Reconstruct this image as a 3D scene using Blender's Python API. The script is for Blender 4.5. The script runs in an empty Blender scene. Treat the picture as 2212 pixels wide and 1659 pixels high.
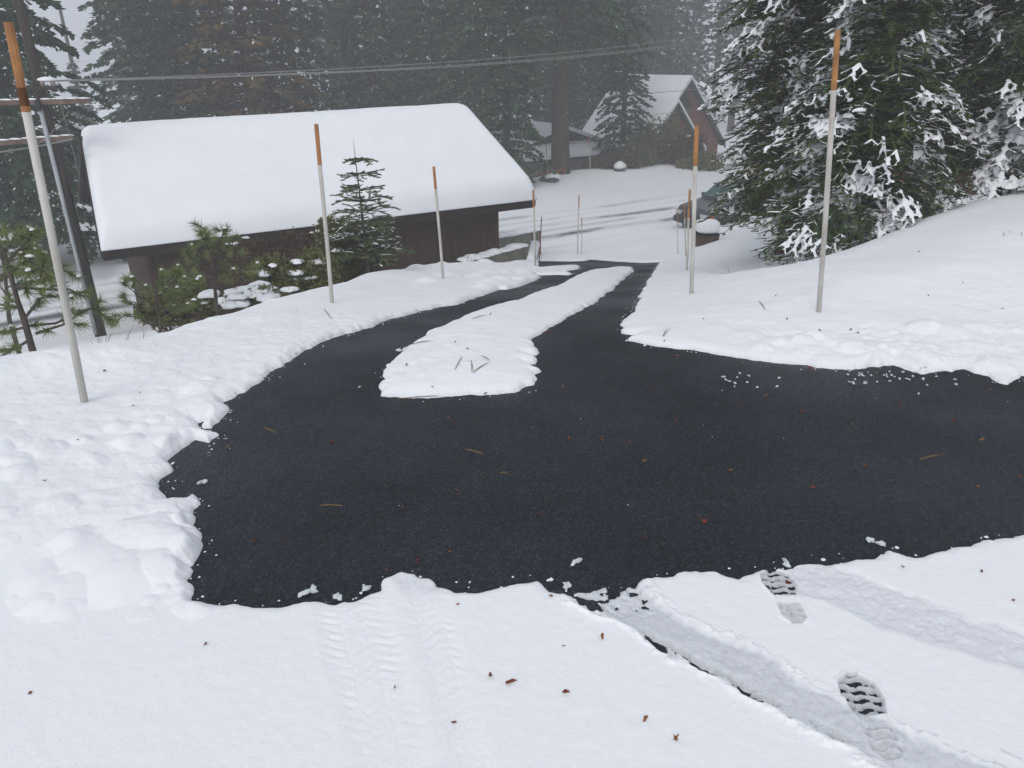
import bpy, math, random
import numpy as np
from mathutils import Matrix, Vector
sc = bpy.context.scene
COL = sc.collection
rnd = random.Random(7)
# ---------------------------------------------------------------- camera model
FP, PITCH, ROLL, CZ = 1620., math.radians(23.65), math.radians(.74), 1.75
F_ = np.array([0, math.cos(PITCH), -math.sin(PITCH)])
R0 = np.array([1., 0, 0]); U0 = np.array([0, math.sin(PITCH), math.cos(PITCH)])
R_ = R0*math.cos(ROLL)-U0*math.sin(ROLL); U_ = U0*math.cos(ROLL)+R0*math.sin(ROLL)
CAM = np.array([0, 0, CZ])
def ray(x, y): return F_+R_*(x-1106)/FP+U_*(829.5-y)/FP
def atY(x, y, Y):
    d = ray(x, y); return CAM+d*(Y/d[1])
def atz(x, y, z):
    d = ray(x, y); return CAM+d*((z-CZ)/d[2])
def onplane(x, y, P, n):
    d = ray(x, y); n = np.array(n, float); return CAM+d*(np.dot(np.array(P)-CAM, n)/np.dot(d, n))
T = np.array([.846, .533, 0.]); NV = np.array([-.533, .846, 0.])      # along the street / away across it
# ---------------------------------------------------------------- noise
_rs = np.random.RandomState(3)
_tab = _rs.rand(256, 256)
def vn(x, y):
    xi = np.floor(x).astype(np.int64); yi = np.floor(y).astype(np.int64)
    fx = x-xi; fy = y-yi; fx = fx*fx*fx*(fx*(fx*6-15)+10); fy = fy*fy*fy*(fy*(fy*6-15)+10)
    a = _tab[xi & 255, yi & 255]; b = _tab[(xi+1) & 255, yi & 255]; c = _tab[xi & 255, (yi+1) & 255]; d = _tab[(xi+1) & 255, (yi+1) & 255]
    return (a*(1-fx)+b*fx)*(1-fy)+(c*(1-fx)+d*fx)*fy
def fbm(x, y, sc_, oc=3, off=0.):
    v = 0; a = .5; s = 0; ca, sa = math.cos(.7), math.sin(.7)
    x = x/sc_+off; y = y/sc_+off*1.7
    for i in range(oc):
        v = v+a*vn(x, y); s += a; a *= .5
        x, y = (x*ca-y*sa)*2.03+17.3, (x*sa+y*ca)*2.03+9.1
    return v/s-.5
def sstep(a, b, x):
    t = np.clip((x-a)/(b-a), 0, 1); return t*t*(3-2*t)
def sp(x, k): return k*np.logaddexp(0, x/k)
# ---------------------------------------------------------------- terrain
def roadz(x, y):
    g = y-.1*x
    return -.22*sp(g-4.9, .45)
def natz(x, y):
    s = -.533*x+.846*y
    z = -.29*sp(s-4.7, .7)
    z = -4.4+sp(z+4.4, .25)
    z = z+.18*sstep(29, 33, s)-.5*sstep(34, 38, s)-.03*sp(s-60, 5)
    return z
def march(x, y, fn, kmax=70):
    d = ray(x, y); lo, hi = .5, None; k = .5
    while k < kmax:
        P = CAM+d*k
        if P[2] < float(fn(np.array([P[0]]), np.array([P[1]]))[0]): hi = k; break
        lo = k; k *= 1.03
    if hi is None: return CAM+d*kmax
    for _ in range(25):
        m = (lo+hi)/2; P = CAM+d*m
        if P[2] < float(fn(np.array([P[0]]), np.array([P[1]]))[0]): hi = m
        else: lo = m
    return CAM+d*hi
OUT = [(455,1299),(492,1302),(560,1302),(594,1301),(662,1296),(721,1295),(779,1284),(820,1267),(833,1247),(868,1232),(895,1233),(922,1247),(939,1264),(980,1274),(1035,1271),(1073,1266),(1141,1254),(1161,1250),(1189,1271),
 (1240,1282),(1296,1273),(1362,1262),(1416,1240),(1487,1233),(1544,1235),(1594,1242),(1627,1226),(1694,1222),(1714,1217),(1772,1217),(1847,1206),(1896,1198),(1921,1182),(1959,1196),(2021,1186),(2083,1175),(2124,1169),(2149,1157),(2212,1146),(2500,1105),(3300,1040),(3300,770),
 (2500,780),(2212,802),(2174,822),(2131,806),(2085,792),(2038,794),(1991,800),(1960,792),(1928,785),(1897,787),(1846,795),(1780,788),(1702,779),(1623,769),(1538,759),(1467,749),(1413,742),(1358,730),(1389,718),(1350,714),(1350,689),(1374,669),(1389,626),(1424,568),(1430,564),
 (1390,566),(1330,563),(1275,559),(1263,562),(1227,563),(1173,562),(1161,562),(1164,577),(1178,578),(1202,576),(1233,573),(1251,574.5),(1249,580),(1220,583),(1207,584),(1209,588),(1225,586),(1234,590),(1231,592),(1202,591),(1184,592),(1156,592),(1167,598),(1159,601),(1133,612),(1097,623),(1078,622),(985,654),(946,660),(891,673),(844,685),(805,699),(750,716),(688,736),(641,759),(633,767),(602,788),
 (566,813),(527,841),(479,861),(489,878),(479,902),(455,921),(438,914),(448,899),(421,907),(424,921),(441,925),(468,933),(462,950),(458,964),(445,986),(427,981),(441,957),(421,942),(410,950),(380,974),(362,989),(374,1008),(352,1029),(354,1046),(373,1060),(380,1073),(400,1073),(410,1061),(427,1063),(424,1094),(421,1125),(438,1142),(439,1172),(424,1196),(410,1210),(397,1215),(415,1234),(407,1244),(424,1261),(417,1278),(419,1289)]
ISL = [(1369,583),(1365,577),(1317,579),(1274,585),(1250,593),(1203,617),(1168,628),(1114,650),(1063,663),(1039,669),(1004,683),(969,700),(946,708),(918,722),(895,740),(875,757),(848,771),(844,783),(821,802),(828,814),(823,826),(828,847),(867,853),(926,854),(985,851),(1059,847),(1113,843),(1156,825),(1158,814),(1149,802),(1160,797),(1141,788),(1131,782),(1153,779),(1156,771),(1133,763),(1156,761),(1158,751),(1141,743),(1149,740),(1145,728),(1172,716),(1196,697),(1250,669),(1289,646),(1328,617),(1352,597)]
def rz_(x, y): return roadz(x, y)+.02
OUTW = np.array([march(a, b, rz_)[:2] for a, b in OUT]); ISLW = np.array([march(a, b, rz_)[:2] for a, b in ISL])
def polydist(P, poly):
    """unsigned distance and inside flag, chunked"""
    d = np.full(len(P), 1e9); ins = np.zeros(len(P), bool)
    for i in range(len(poly)):
        a = poly[i]; b = poly[(i+1) % len(poly)]; ab = b-a; L = ab@ab+1e-12
        t = np.clip(((P[:, 0]-a[0])*ab[0]+(P[:, 1]-a[1])*ab[1])/L, 0, 1)
        dx = P[:, 0]-a[0]-t*ab[0]; dy = P[:, 1]-a[1]-t*ab[1]
        d = np.minimum(d, dx*dx+dy*dy)
        c = ((a[1] > P[:, 1]) != (b[1] > P[:, 1])) & (P[:, 0] < (b[0]-a[0])*(P[:, 1]-a[1])/(b[1]-a[1]+1e-12)+a[0])
        ins ^= c
    return np.sqrt(d), ins
def gp(*pts): return np.array([atz(a, b, .02)[:2] for a, b in pts])
def band(P, left, right):
    """signed position 0..1 across a band between two polylines (few points), and 'inside' weight"""
    poly = np.vstack([left, right[::-1]]); d, ins = polydist(P, poly)
    return np.where(ins, d, -d)
B1L = gp((1205,1262),(1296,1331),(1495,1442),(1710,1562),(1896,1659),(2400,1900)); B1R = gp((1375,1255),(1416,1293),(1544,1372),(1669,1438),(1959,1583),(2124,1645),(2700,1850))
B2L = gp((1690,1225),(1714,1285),(1917,1355),(2212,1455),(2600,1570)); B2R = gp((1775,1212),(2000,1293),(2212,1364),(2700,1500))
TR1L = gp((655,1270),(673,1339),(746,1612),(770,1720)); TR1R = gp((815,1240),(860,1339),(935,1612),(960,1720))
TR2L = gp((835,1225),(880,1339),(930,1520),(975,1720)); TR2R = gp((965,1258),(990,1339),(1050,1600),(1090,1720))
def pdl(P, line):
    d = np.full(len(P), 1e9)
    for i in range(len(line)-1):
        a = line[i]; b = line[i+1]; ab = b-a; t = np.clip(((P-a)@ab)/(ab@ab), 0, 1)
        q = P-a-t[:, None]*ab; d = np.minimum(d, (q*q).sum(1))
    return np.sqrt(d)
CREST = np.array([(-9, -3), (-7, 2.2), (-4.6, 3.4), (-3.25, 4.5), (-3.1, 6.1), (-2.85, 8.1), (-1.9, 11.9), (-.1, 15.7), (.6, 18.5), (1.2, 22)])
LUMPS = []
_r2 = random.Random(5)
for _ in range(46):      # ploughed chunks of the left bank
    P = atz(_r2.uniform(0, 425), _r2.uniform(880, 1290), .1); LUMPS.append((P[0], P[1], _r2.uniform(.03, .11), _r2.uniform(.12, .42)))
for x_, y_, r_, h_ in ((420,815,.1,.5),(445,800,.07,.5),(275,935,.09,.5),(300,905,.06,.5),(330,890,.05,.5),(250,905,.08,.4),(300,1130,.16,.3),(350,1140,.14,.35),(400,1150,.13,.45),(330,1190,.16,.3),(400,1090,.09,.6),(372,1005,.035,.9),(200,1180,.17,.25),(120,1240,.14,.25),(260,1210,.17,.28),
   (1650,725,.09,.4),(1690,715,.08,.5),(1735,712,.12,.5),(1770,705,.1,.6),(1800,720,.08,.5),(1840,728,.12,.4),(2010,690,.14,.35),(2060,700,.14,.35),(2120,690,.1,.3),(1960,705,.08,.3),(1880,735,.06,.4)):
    P = atz(x_, y_, .1); LUMPS.append((P[0], P[1], r_, h_))
for _ in range(26):
    P = march(_r2.uniform(900, 1150), _r2.uniform(570, 630), rz_); LUMPS.append((P[0]-.1, P[1], _r2.uniform(.1, .25), .35))
for _ in range(60):
    P = atz(_r2.uniform(1850, 2230), _r2.uniform(700, 780), .05); LUMPS.append((P[0], P[1], _r2.uniform(.015, .04), .5))
def print_uv(P, heel, toe):
    a = heel; d = toe-heel; L = np.hypot(*d); d = d/L; q = P-a; return q@d/L, q@np.array([-d[1], d[0]])
PR = [(gp((1925,1640))[0], gp((1840,1455))[0]), (gp((1722,1345))[0], gp((1668,1226))[0])]
def ground(x, y, detail=True):
    """returns snow surface height, slush mask"""
    x = np.atleast_1d(np.asarray(x, float)); y = np.atleast_1d(np.asarray(y, float))
    P = np.stack([x, y], 1); n = len(x)
    sd = np.full(n, 30.); near = (np.hypot(x, y) < 32) & (x < 24) & (x > -14)
    Pn = P[near]
    d, ins = polydist(Pn, OUTW); d2, ins2 = polydist(Pn, ISLW)
    s_ = np.where(ins, -d, d); s2 = np.where(ins2, d2, -d2); isl = np.zeros(n, bool)
    m = np.maximum(s_, s2); sd[near] = m; isl[near] = (s2 > s_)
    # edge roughness
    xs, ys = x, y
    front = sstep(2.9, 2.2, ys-.12*xs)        # thin flat snow nearest the camera
    en = fbm(xs, ys, .09, 3, 3.)*.05+fbm(xs, ys, .3, 2, 8.)*.06*(1-front)
    sdn = sd+en*sstep(9, .5, np.abs(sd))
    dist = np.hypot(x, y)
    road = roadz(x, y); nat = natz(x, y)
    # left side: bank then drop
    cx = np.interp(ys, CREST[:, 1], CREST[:, 0]); off = cx-xs      # >0 beyond the crest
    leftw = sstep(0, 1, off+.3)
    leftbank = road+.07+.13*np.exp(-((off+.45)/.55)**2)*sstep(2, 4, ys)+.09*fbm(xs, ys, 1.1, 3, 5.)+.07*sstep(2.0, 2.7, ys)*sstep(4.0, 3.1, ys)*sstep(-1.2, -1.7, xs)-.34*sstep(-1.8, -3.4, xs)*sstep(13, 9, ys)*sstep(3.7, 5.8, ys)
    hollow = -.45*np.exp(-((off-2.)/1.7)**2)*sstep(17, 11, ys)*sstep(3.2, 5, ys)
    leftz = leftbank*(1-leftw)+(nat+hollow+.06)*leftw
    leftz = np.where(off > 0, leftbank*(1-sstep(0, 1.5, off))+(nat+hollow+.06)*sstep(0, 1.5, off), leftbank)
    xm = np.interp(ys, [0, 5, 8, 14, 20, 24], [-.6, -.5, 0, .7, 2.2, 2.4])
    side = sstep(-.4, .4, xs-xm)
    right = nat+.14+.12*fbm(xs, ys, 2.2, 3, 1.)+.17*sstep(2.4, 7.0, xs)*sstep(4.4, 7.5, ys)-.13*np.exp(-((xs-3.5)/1.1)**2)*sstep(3.2, 4.4, -.533*xs+.846*ys)-(.50*sstep(4.3, 6.1, -.533*xs+.846*ys)-.2*sstep(8, 12, -.533*xs+.846*ys))*sstep(1.9, 3.2, xs)
    bankz = leftz*(1-side)+right*side
    far = sstep(20, 23, ys); bankz = bankz*(1-far)+(nat+.06)*far
    # thickness at the edge
    pile = sstep(2.3, 3.0, ys)*sstep(-.9, -1.2, xs)*sstep(5, 3.6, ys)
    T0 = .023+.025*(1-front)
    T0 = np.where(isl, .045, T0)
    w = np.where(isl, .11, .05+.07*(1-front))
    edge = np.clip(sdn/w, 0, 1); prof = np.sqrt(np.clip(1-(1-edge)**2, 0, 1))
    h = T0*prof+np.where(isl, .03*sstep(.05, .5, sd), 0)
    z = road+h
    bl = sstep(.05, 1.25+.55*side, sd)*(1-front)*np.where(isl, 0, 1)
    z = z*(1-bl)+(bankz)*bl
    z = np.where(sdn < 0, road-np.clip(-sdn*1.2, 0, .04)-.004, z)
    on = sdn > 0
    amp = sstep(0, .06, sdn)
    # lumps
    lz = np.zeros(n)
    for (a, b, r, hh) in LUMPS:
        q = (np.abs(x-a) < r*1.3) & (np.abs(y-b) < r*1.3)
        if not q.any(): continue
        dd = np.hypot(x[q]-a, y[q]-b)/r*(1+.45*fbm(x[q], y[q], r*.7, 2, a*7))
        lz[q] = np.maximum(lz[q], r*hh*(np.clip(1-dd*dd, 0, 1)**.7 if r < .06 else np.clip(1-dd*dd, 0, 1)**1.3*1.1))
    z = z+np.where(on, lz*amp*.75, 0)
    rough = (1-front)*sstep(26, 16, dist)
    left = sstep(.2, -.6, xs)*sstep(1.9, 2.5, ys)
    z = z+np.where(on, amp*(1-front)*(.022*fbm(x, y, .28, 3, 2.)+.03*left*np.abs(fbm(x, y, .22, 3, 4.))*(ys < 6)+.012*left*fbm(x, y, .06, 3, 9.)*(ys < 6)), 0)
    rb = sstep(1.2, 1.8, xs)*sstep(6.3, 4.9, ys)*sstep(3.2, 3.8, ys)
    z = z+np.where(on, amp*rb*(.05*fbm(x, y, .16, 3, 6.)*sstep(1.1, .3, sd)+.012*fbm(x, y, .05, 2, 6.)*sstep(2.2, 3.6, xs)), 0)
    z = z+np.where(on, .10*fbm(x, y, 3.5, 2, 2.)*sstep(12, 25, dist)+.006*fbm(x, y, .5, 2, 1.)*front+.0025*fbm(x, y, .035, 2, 3.)*sstep(6, 3, dist), 0)
    slush = np.zeros(n)
    nf = (ys < 3.3) & (xs > -2.2) & (xs < 4.5)
    if detail and nf.any():
        q = P[nf]; zz = z[nf]; sl = np.zeros(len(q)); on_ = on[nf]; base = road[nf]
        nz = fbm(q[:, 0], q[:, 1], .035, 3, 2.); nb = fbm(q[:, 0], q[:, 1], .12, 2, 7.)
        # slushy tyre bands
        b = band(q, B1L, B1R)+.06*nb+.05*nz; k = sstep(-.015, .025, b)
        thin = .012+.011*nz+.01*sstep(.05, .3, 3-q[:, 1])
        gap = sstep(.042, .008, np.abs(pdl(q, B1L)-.022+.03*nb+.02*nz))*sstep(-.10, .03, nb+.7*nz+.05)*sstep(1.25, 1.5, q[:, 1])
        startthin = sstep(1.85, 2.2, q[:, 1])
        tt = thin-.03*gap-startthin*.024*(1+2.8*nz)
        zz = np.where(on_ | (b > 0), zz*(1-k)+(base+tt)*k, zz); sl = np.maximum(sl, k*.75)
        ridge = np.exp(-((b+.005)/.014)**2)*(.010+.03*np.clip(nz, -.2, .5)); zz = zz+np.where(on_, ridge, 0)
        b = band(q, B2L, B2R)+.05*nb+.03*nz; k = sstep(-.015, .03, b)
        zz = np.where(on_, zz*(1-k)+(base+.017+.013*nz)*k, zz); sl = np.maximum(sl, k*.45)
        # compressed tread tracks
        for (l_, r_, ph) in ((TR1L, TR1R, 0), (TR2L, TR2R, .4)):
            b = band(q, l_, r_); k = sstep(-.01, .05, b)*on_
            c = (l_[0]+r_[0])/2; d_ = (l_[-1]+r_[-1])/2-c; d_ = d_/np.hypot(*d_); u = (q-c)@d_; v = (q-c)@np.array([-d_[1], d_[0]])
            rib = np.clip(np.sin((u+.02*np.sin(v*40+ph)+.012*nb)*2*math.pi/.042), -1, .55)
            lines = np.exp(-((np.abs(v)-.035)/.006)**2)
            fade = (.35+.65*sstep(1.2, 2., q[:, 1]))*(.5+1.2*np.clip(nb+.4, 0, 1))
            zz = zz+k*(-.004+.0019*rib*fade*np.clip(1-lines, 0, 1)*np.clip(.6+2.5*nz, 0, 1.4)-.0006*lines*fade)
            st = sstep(2.05, 2.3, q[:, 1])*k; sl = np.maximum(sl, st*.8)
            zz = zz*(1-st)+(base+.014+.012*nz)*st
        # boot prints
        for (he, to) in PR:
            u, v = print_uv(q, he, to)
            wd = np.interp(u, [0, .08, .25, .42, .7, .9, 1], [.018, .038, .040, .036, .060, .052, .014])
            e = np.where((u > -.02) & (u < 1.02), np.clip((wd-np.abs(v))/.006, -1, 1), -1.)
            k = sstep(-.3, .6, e)*np.where((u > .34) & (u < .48), .08, 1)*np.where(u < .34, .75, 1)
            tread = np.sin((u*.31+.005*np.sin(v*110)+.012*nb)*2*math.pi/.034)
            lug = np.maximum(sstep(.2, .6, -tread), np.exp(-((np.abs(v)-.028)/.004)**2))
            hz = base-.008+.018*lug+.026*nz+.012*nb
            hz = np.where(u < .45, hz+.009, hz)
            zz = zz*(1-k)+hz*k; sl = np.maximum(sl, k)
            rim = np.exp(-((np.abs(v)-wd-.008)/.006)**2)*((u > -.02) & (u < 1.02))*on_; zz = zz+rim*.004
        z[nf] = zz; slush[nf] = sl
    return z, slush
def gz(x, y): return float(ground(x, y)[0][0])
def gmarch(x, y, kmax=60):
    """first hit of a viewing ray with the snow surface, all steps evaluated together"""
    d = ray(x, y); lo, hi = .8, kmax
    for it in range(3):
        k = np.geomspace(lo, hi, 90) if it == 0 else np.linspace(lo, hi, 30)
        P = CAM+d*k[:, None]; q = np.maximum(ground(P[:, 0], P[:, 1])[0], np.where(P[:, 1] < 21, roadz(P[:, 0], P[:, 1]), -99))
        b = np.nonzero(P[:, 2] < q)[0]
        if not len(b): return CAM+d*hi
        i = max(b[0], 1); lo, hi = k[i-1], k[i]
    return CAM+d*hi
# ---------------------------------------------------------------- mesh helpers
class MB:
    def __init__(s): s.v = []; s.f = []; s.n = 0
    def add(s, v, f):
        v = np.asarray(v, float).reshape(-1, 3); s.v.append(v); k = s.n
        s.f.extend([tuple(int(i)+k for i in q) for q in f]); s.n += len(v); return s
    def box(s, c, sx, sy, sz, ax=None, top=1.):
        """box centred c (z = centre), axes ax=(dirx,diry) world, top = taper"""
        a, b = ax if ax else (np.array([1., 0, 0]), np.array([0, 1., 0])); c = np.array(c, float); z = np.array([0, 0, 1.])
        V = [c+a*(sx/2*i*(top if k > 0 else 1))+b*(sy/2*j*(top if k > 0 else 1))+z*sz/2*k for k in (-1, 1) for i, j in ((-1, -1), (1, -1), (1, 1), (-1, 1))]
        return s.add(V, [(3, 2, 1, 0), (4, 5, 6, 7), (0, 1, 5, 4), (1, 2, 6, 5), (2, 3, 7, 6), (3, 0, 4, 7)])
    def tube(s, pts, rad, n=6, cap=True):
        pts = np.asarray(pts, float); m = len(pts); rad = np.broadcast_to(rad, (m,)) if np.ndim(rad) == 0 else np.asarray(rad)
        V = []
        for i in range(m):
            t = pts[min(i+1, m-1)]-pts[max(i-1, 0)]; t = t/(np.linalg.norm(t)+1e-12)
            u = np.cross(t, [0, 0, 1.]) if abs(t[2]) < .9 else np.cross(t, [1., 0, 0]); u /= np.linalg.norm(u); w = np.cross(t, u)
            for k in range(n):
                a = 2*math.pi*k/n; V.append(pts[i]+rad[i]*(u*math.cos(a)+w*math.sin(a)))
        Fc = [(i*n+k, i*n+(k+1) % n, (i+1)*n+(k+1) % n, (i+1)*n+k) for i in range(m-1) for k in range(n)]
        if cap: Fc += [tuple(range(n-1, -1, -1)), tuple((m-1)*n+k for k in range(n))]
        return s.add(V, Fc)
    def prism(s, poly, d):
        """poly: list of world points; d: extrusion vector"""
        p = np.asarray(poly, float); m = len(p); V = np.vstack([p, p+np.array(d)])
        return s.add(V, [tuple(range(m-1, -1, -1)), tuple(range(m, 2*m))]+[(i, (i+1) % m, m+(i+1) % m, m+i) for i in range(m)])
    def blob(s, c, rx, ry, rz, seed=0, nu=12, nv=7, flat=.35, am=.2):
        """rounded mound of snow: flattened underneath"""
        V = []; rs = np.random.RandomState(seed); ph = rs.rand(6)*6.28
        for j in range(nv+1):
            th = math.pi*j/nv
            for i in range(nu):
                a = 2*math.pi*i/nu
                r = 1+am*(math.sin(2*a+ph[0])*.5+math.sin(3*a+ph[1]+th)*.4+math.sin(5*a+ph[2])*.25*math.sin(th))
                z = math.cos(th); z = z if z > 0 else z*flat
                V.append((c[0]+rx*r*math.sin(th)*math.cos(a), c[1]+ry*r*math.sin(th)*math.sin(a), c[2]+rz*z*(1+am*math.sin(a*2+ph[3])*.4)))
        Fc = [(j*nu+i, (j+1)*nu+i, (j+1)*nu+(i+1) % nu, j*nu+(i+1) % nu) for j in range(nv) for i in range(nu)]
        return s.add(V, Fc)
    def build(s, name, mat, parent=None, smooth=False):
        me = bpy.data.meshes.new(name); me.from_pydata(np.vstack(s.v).tolist(), [], s.f); me.validate(clean_customdata=False)
        me.materials.append(mat)
        if smooth: me.polygons.foreach_set('use_smooth', [True]*len(me.polygons))
        return link(name, me, parent)
def link(name, me, parent=None):
    o = bpy.data.objects.new(name, me); COL.objects.link(o)
    if parent is not None: o.parent = parent
    return o
def fastmesh(name, V, Fc, mat, parent=None, smooth=False):
    V = np.ascontiguousarray(V, np.float32); Fc = np.ascontiguousarray(Fc, np.int32); k = Fc.shape[1]
    me = bpy.data.meshes.new(name); me.vertices.add(len(V)); me.vertices.foreach_set('co', V.ravel())
    me.loops.add(Fc.size); me.loops.foreach_set('vertex_index', Fc.ravel())
    me.polygons.add(len(Fc)); me.polygons.foreach_set('loop_start', np.arange(0, Fc.size, k, dtype=np.int32))
    me.update(calc_edges=True)
    me.polygons.foreach_set('use_smooth', np.full(len(Fc), smooth)); me.materials.append(mat); me.update()
    return link(name, me, parent)
def tag(o, label=None, cat=None, group=None, kind=None):
    if label: o['label'] = label
    if cat: o['category'] = cat
    if group: o['group'] = group
    if kind: o['kind'] = kind
    return o
def empty(name, loc, label, cat, group=None, rz=0):
    o = bpy.data.objects.new(name, None); COL.objects.link(o); o.location = loc; o.rotation_euler = (0, 0, rz); o.empty_display_size = .2
    return tag(o, label, cat, group)
def copy_tree(o, parent=None):
    c = o.copy(); COL.objects.link(c); c.parent = parent
    for ch in [q for q in bpy.data.objects if q.parent == o]: copy_tree(ch, c)
    return c
# ---------------------------------------------------------------- materials
def mat(name, col, rough=.7, spec=.3, var=0., vscale=8., col2=None, bump=0., bscale=30., metal=0., objrand=0., detail=4., stretch=None, trans=0.):
    m = bpy.data.materials.new(name); m.use_nodes = True; nt = m.node_tree; b = nt.nodes['Principled BSDF']
    b.inputs['Roughness'].default_value = rough; b.inputs['Specular IOR Level'].default_value = spec; b.inputs['Metallic'].default_value = metal
    b.inputs['Base Color'].default_value = (*col, 1)
    tc = nt.nodes.new('ShaderNodeTexCoord'); out = tc.outputs['Object']
    if stretch:
        mp = nt.nodes.new('ShaderNodeMapping'); mp.inputs['Scale'].default_value = stretch; nt.links.new(out, mp.inputs['Vector']); out = mp.outputs['Vector']
    if col2:
        nz = nt.nodes.new('ShaderNodeTexNoise'); nz.inputs['Scale'].default_value = vscale; nz.inputs['Detail'].default_value = detail; nt.links.new(out, nz.inputs['Vector'])
        rp = nt.nodes.new('ShaderNodeMapRange'); rp.inputs[1].default_value = .35; rp.inputs[2].default_value = .65; nt.links.new(nz.outputs[0], rp.inputs[0])
        mx = nt.nodes.new('ShaderNodeMix'); mx.data_type = 'RGBA'; mx.inputs[6].default_value = (*col, 1); mx.inputs[7].default_value = (*col2, 1)
        nt.links.new(rp.outputs[0], mx.inputs[0]); last = mx.outputs[2]
        if objrand:
            oi = nt.nodes.new('ShaderNodeObjectInfo'); hs = nt.nodes.new('ShaderNodeHueSaturation'); mr = nt.nodes.new('ShaderNodeMapRange')
            mr.inputs[3].default_value = 1-objrand; mr.inputs[4].default_value = 1+objrand; nt.links.new(oi.outputs['Random'], mr.inputs[0]); nt.links.new(mr.outputs[0], hs.inputs['Value'])
            nt.links.new(last, hs.inputs['Color']); last = hs.outputs[0]
        nt.links.new(last, b.inputs['Base Color'])
    if bump:
        n2 = nt.nodes.new('ShaderNodeTexNoise'); n2.inputs['Scale'].default_value = bscale; n2.inputs['Detail'].default_value = 5; nt.links.new(out, n2.inputs['Vector'])
        bp = nt.nodes.new('ShaderNodeBump'); bp.inputs['Strength'].default_value = bump; bp.inputs['Distance'].default_value = .02; nt.links.new(n2.outputs[0], bp.inputs['Height']); nt.links.new(bp.outputs[0], b.inputs['Normal'])
    return m
SN = (.86, .87, .89)
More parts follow.
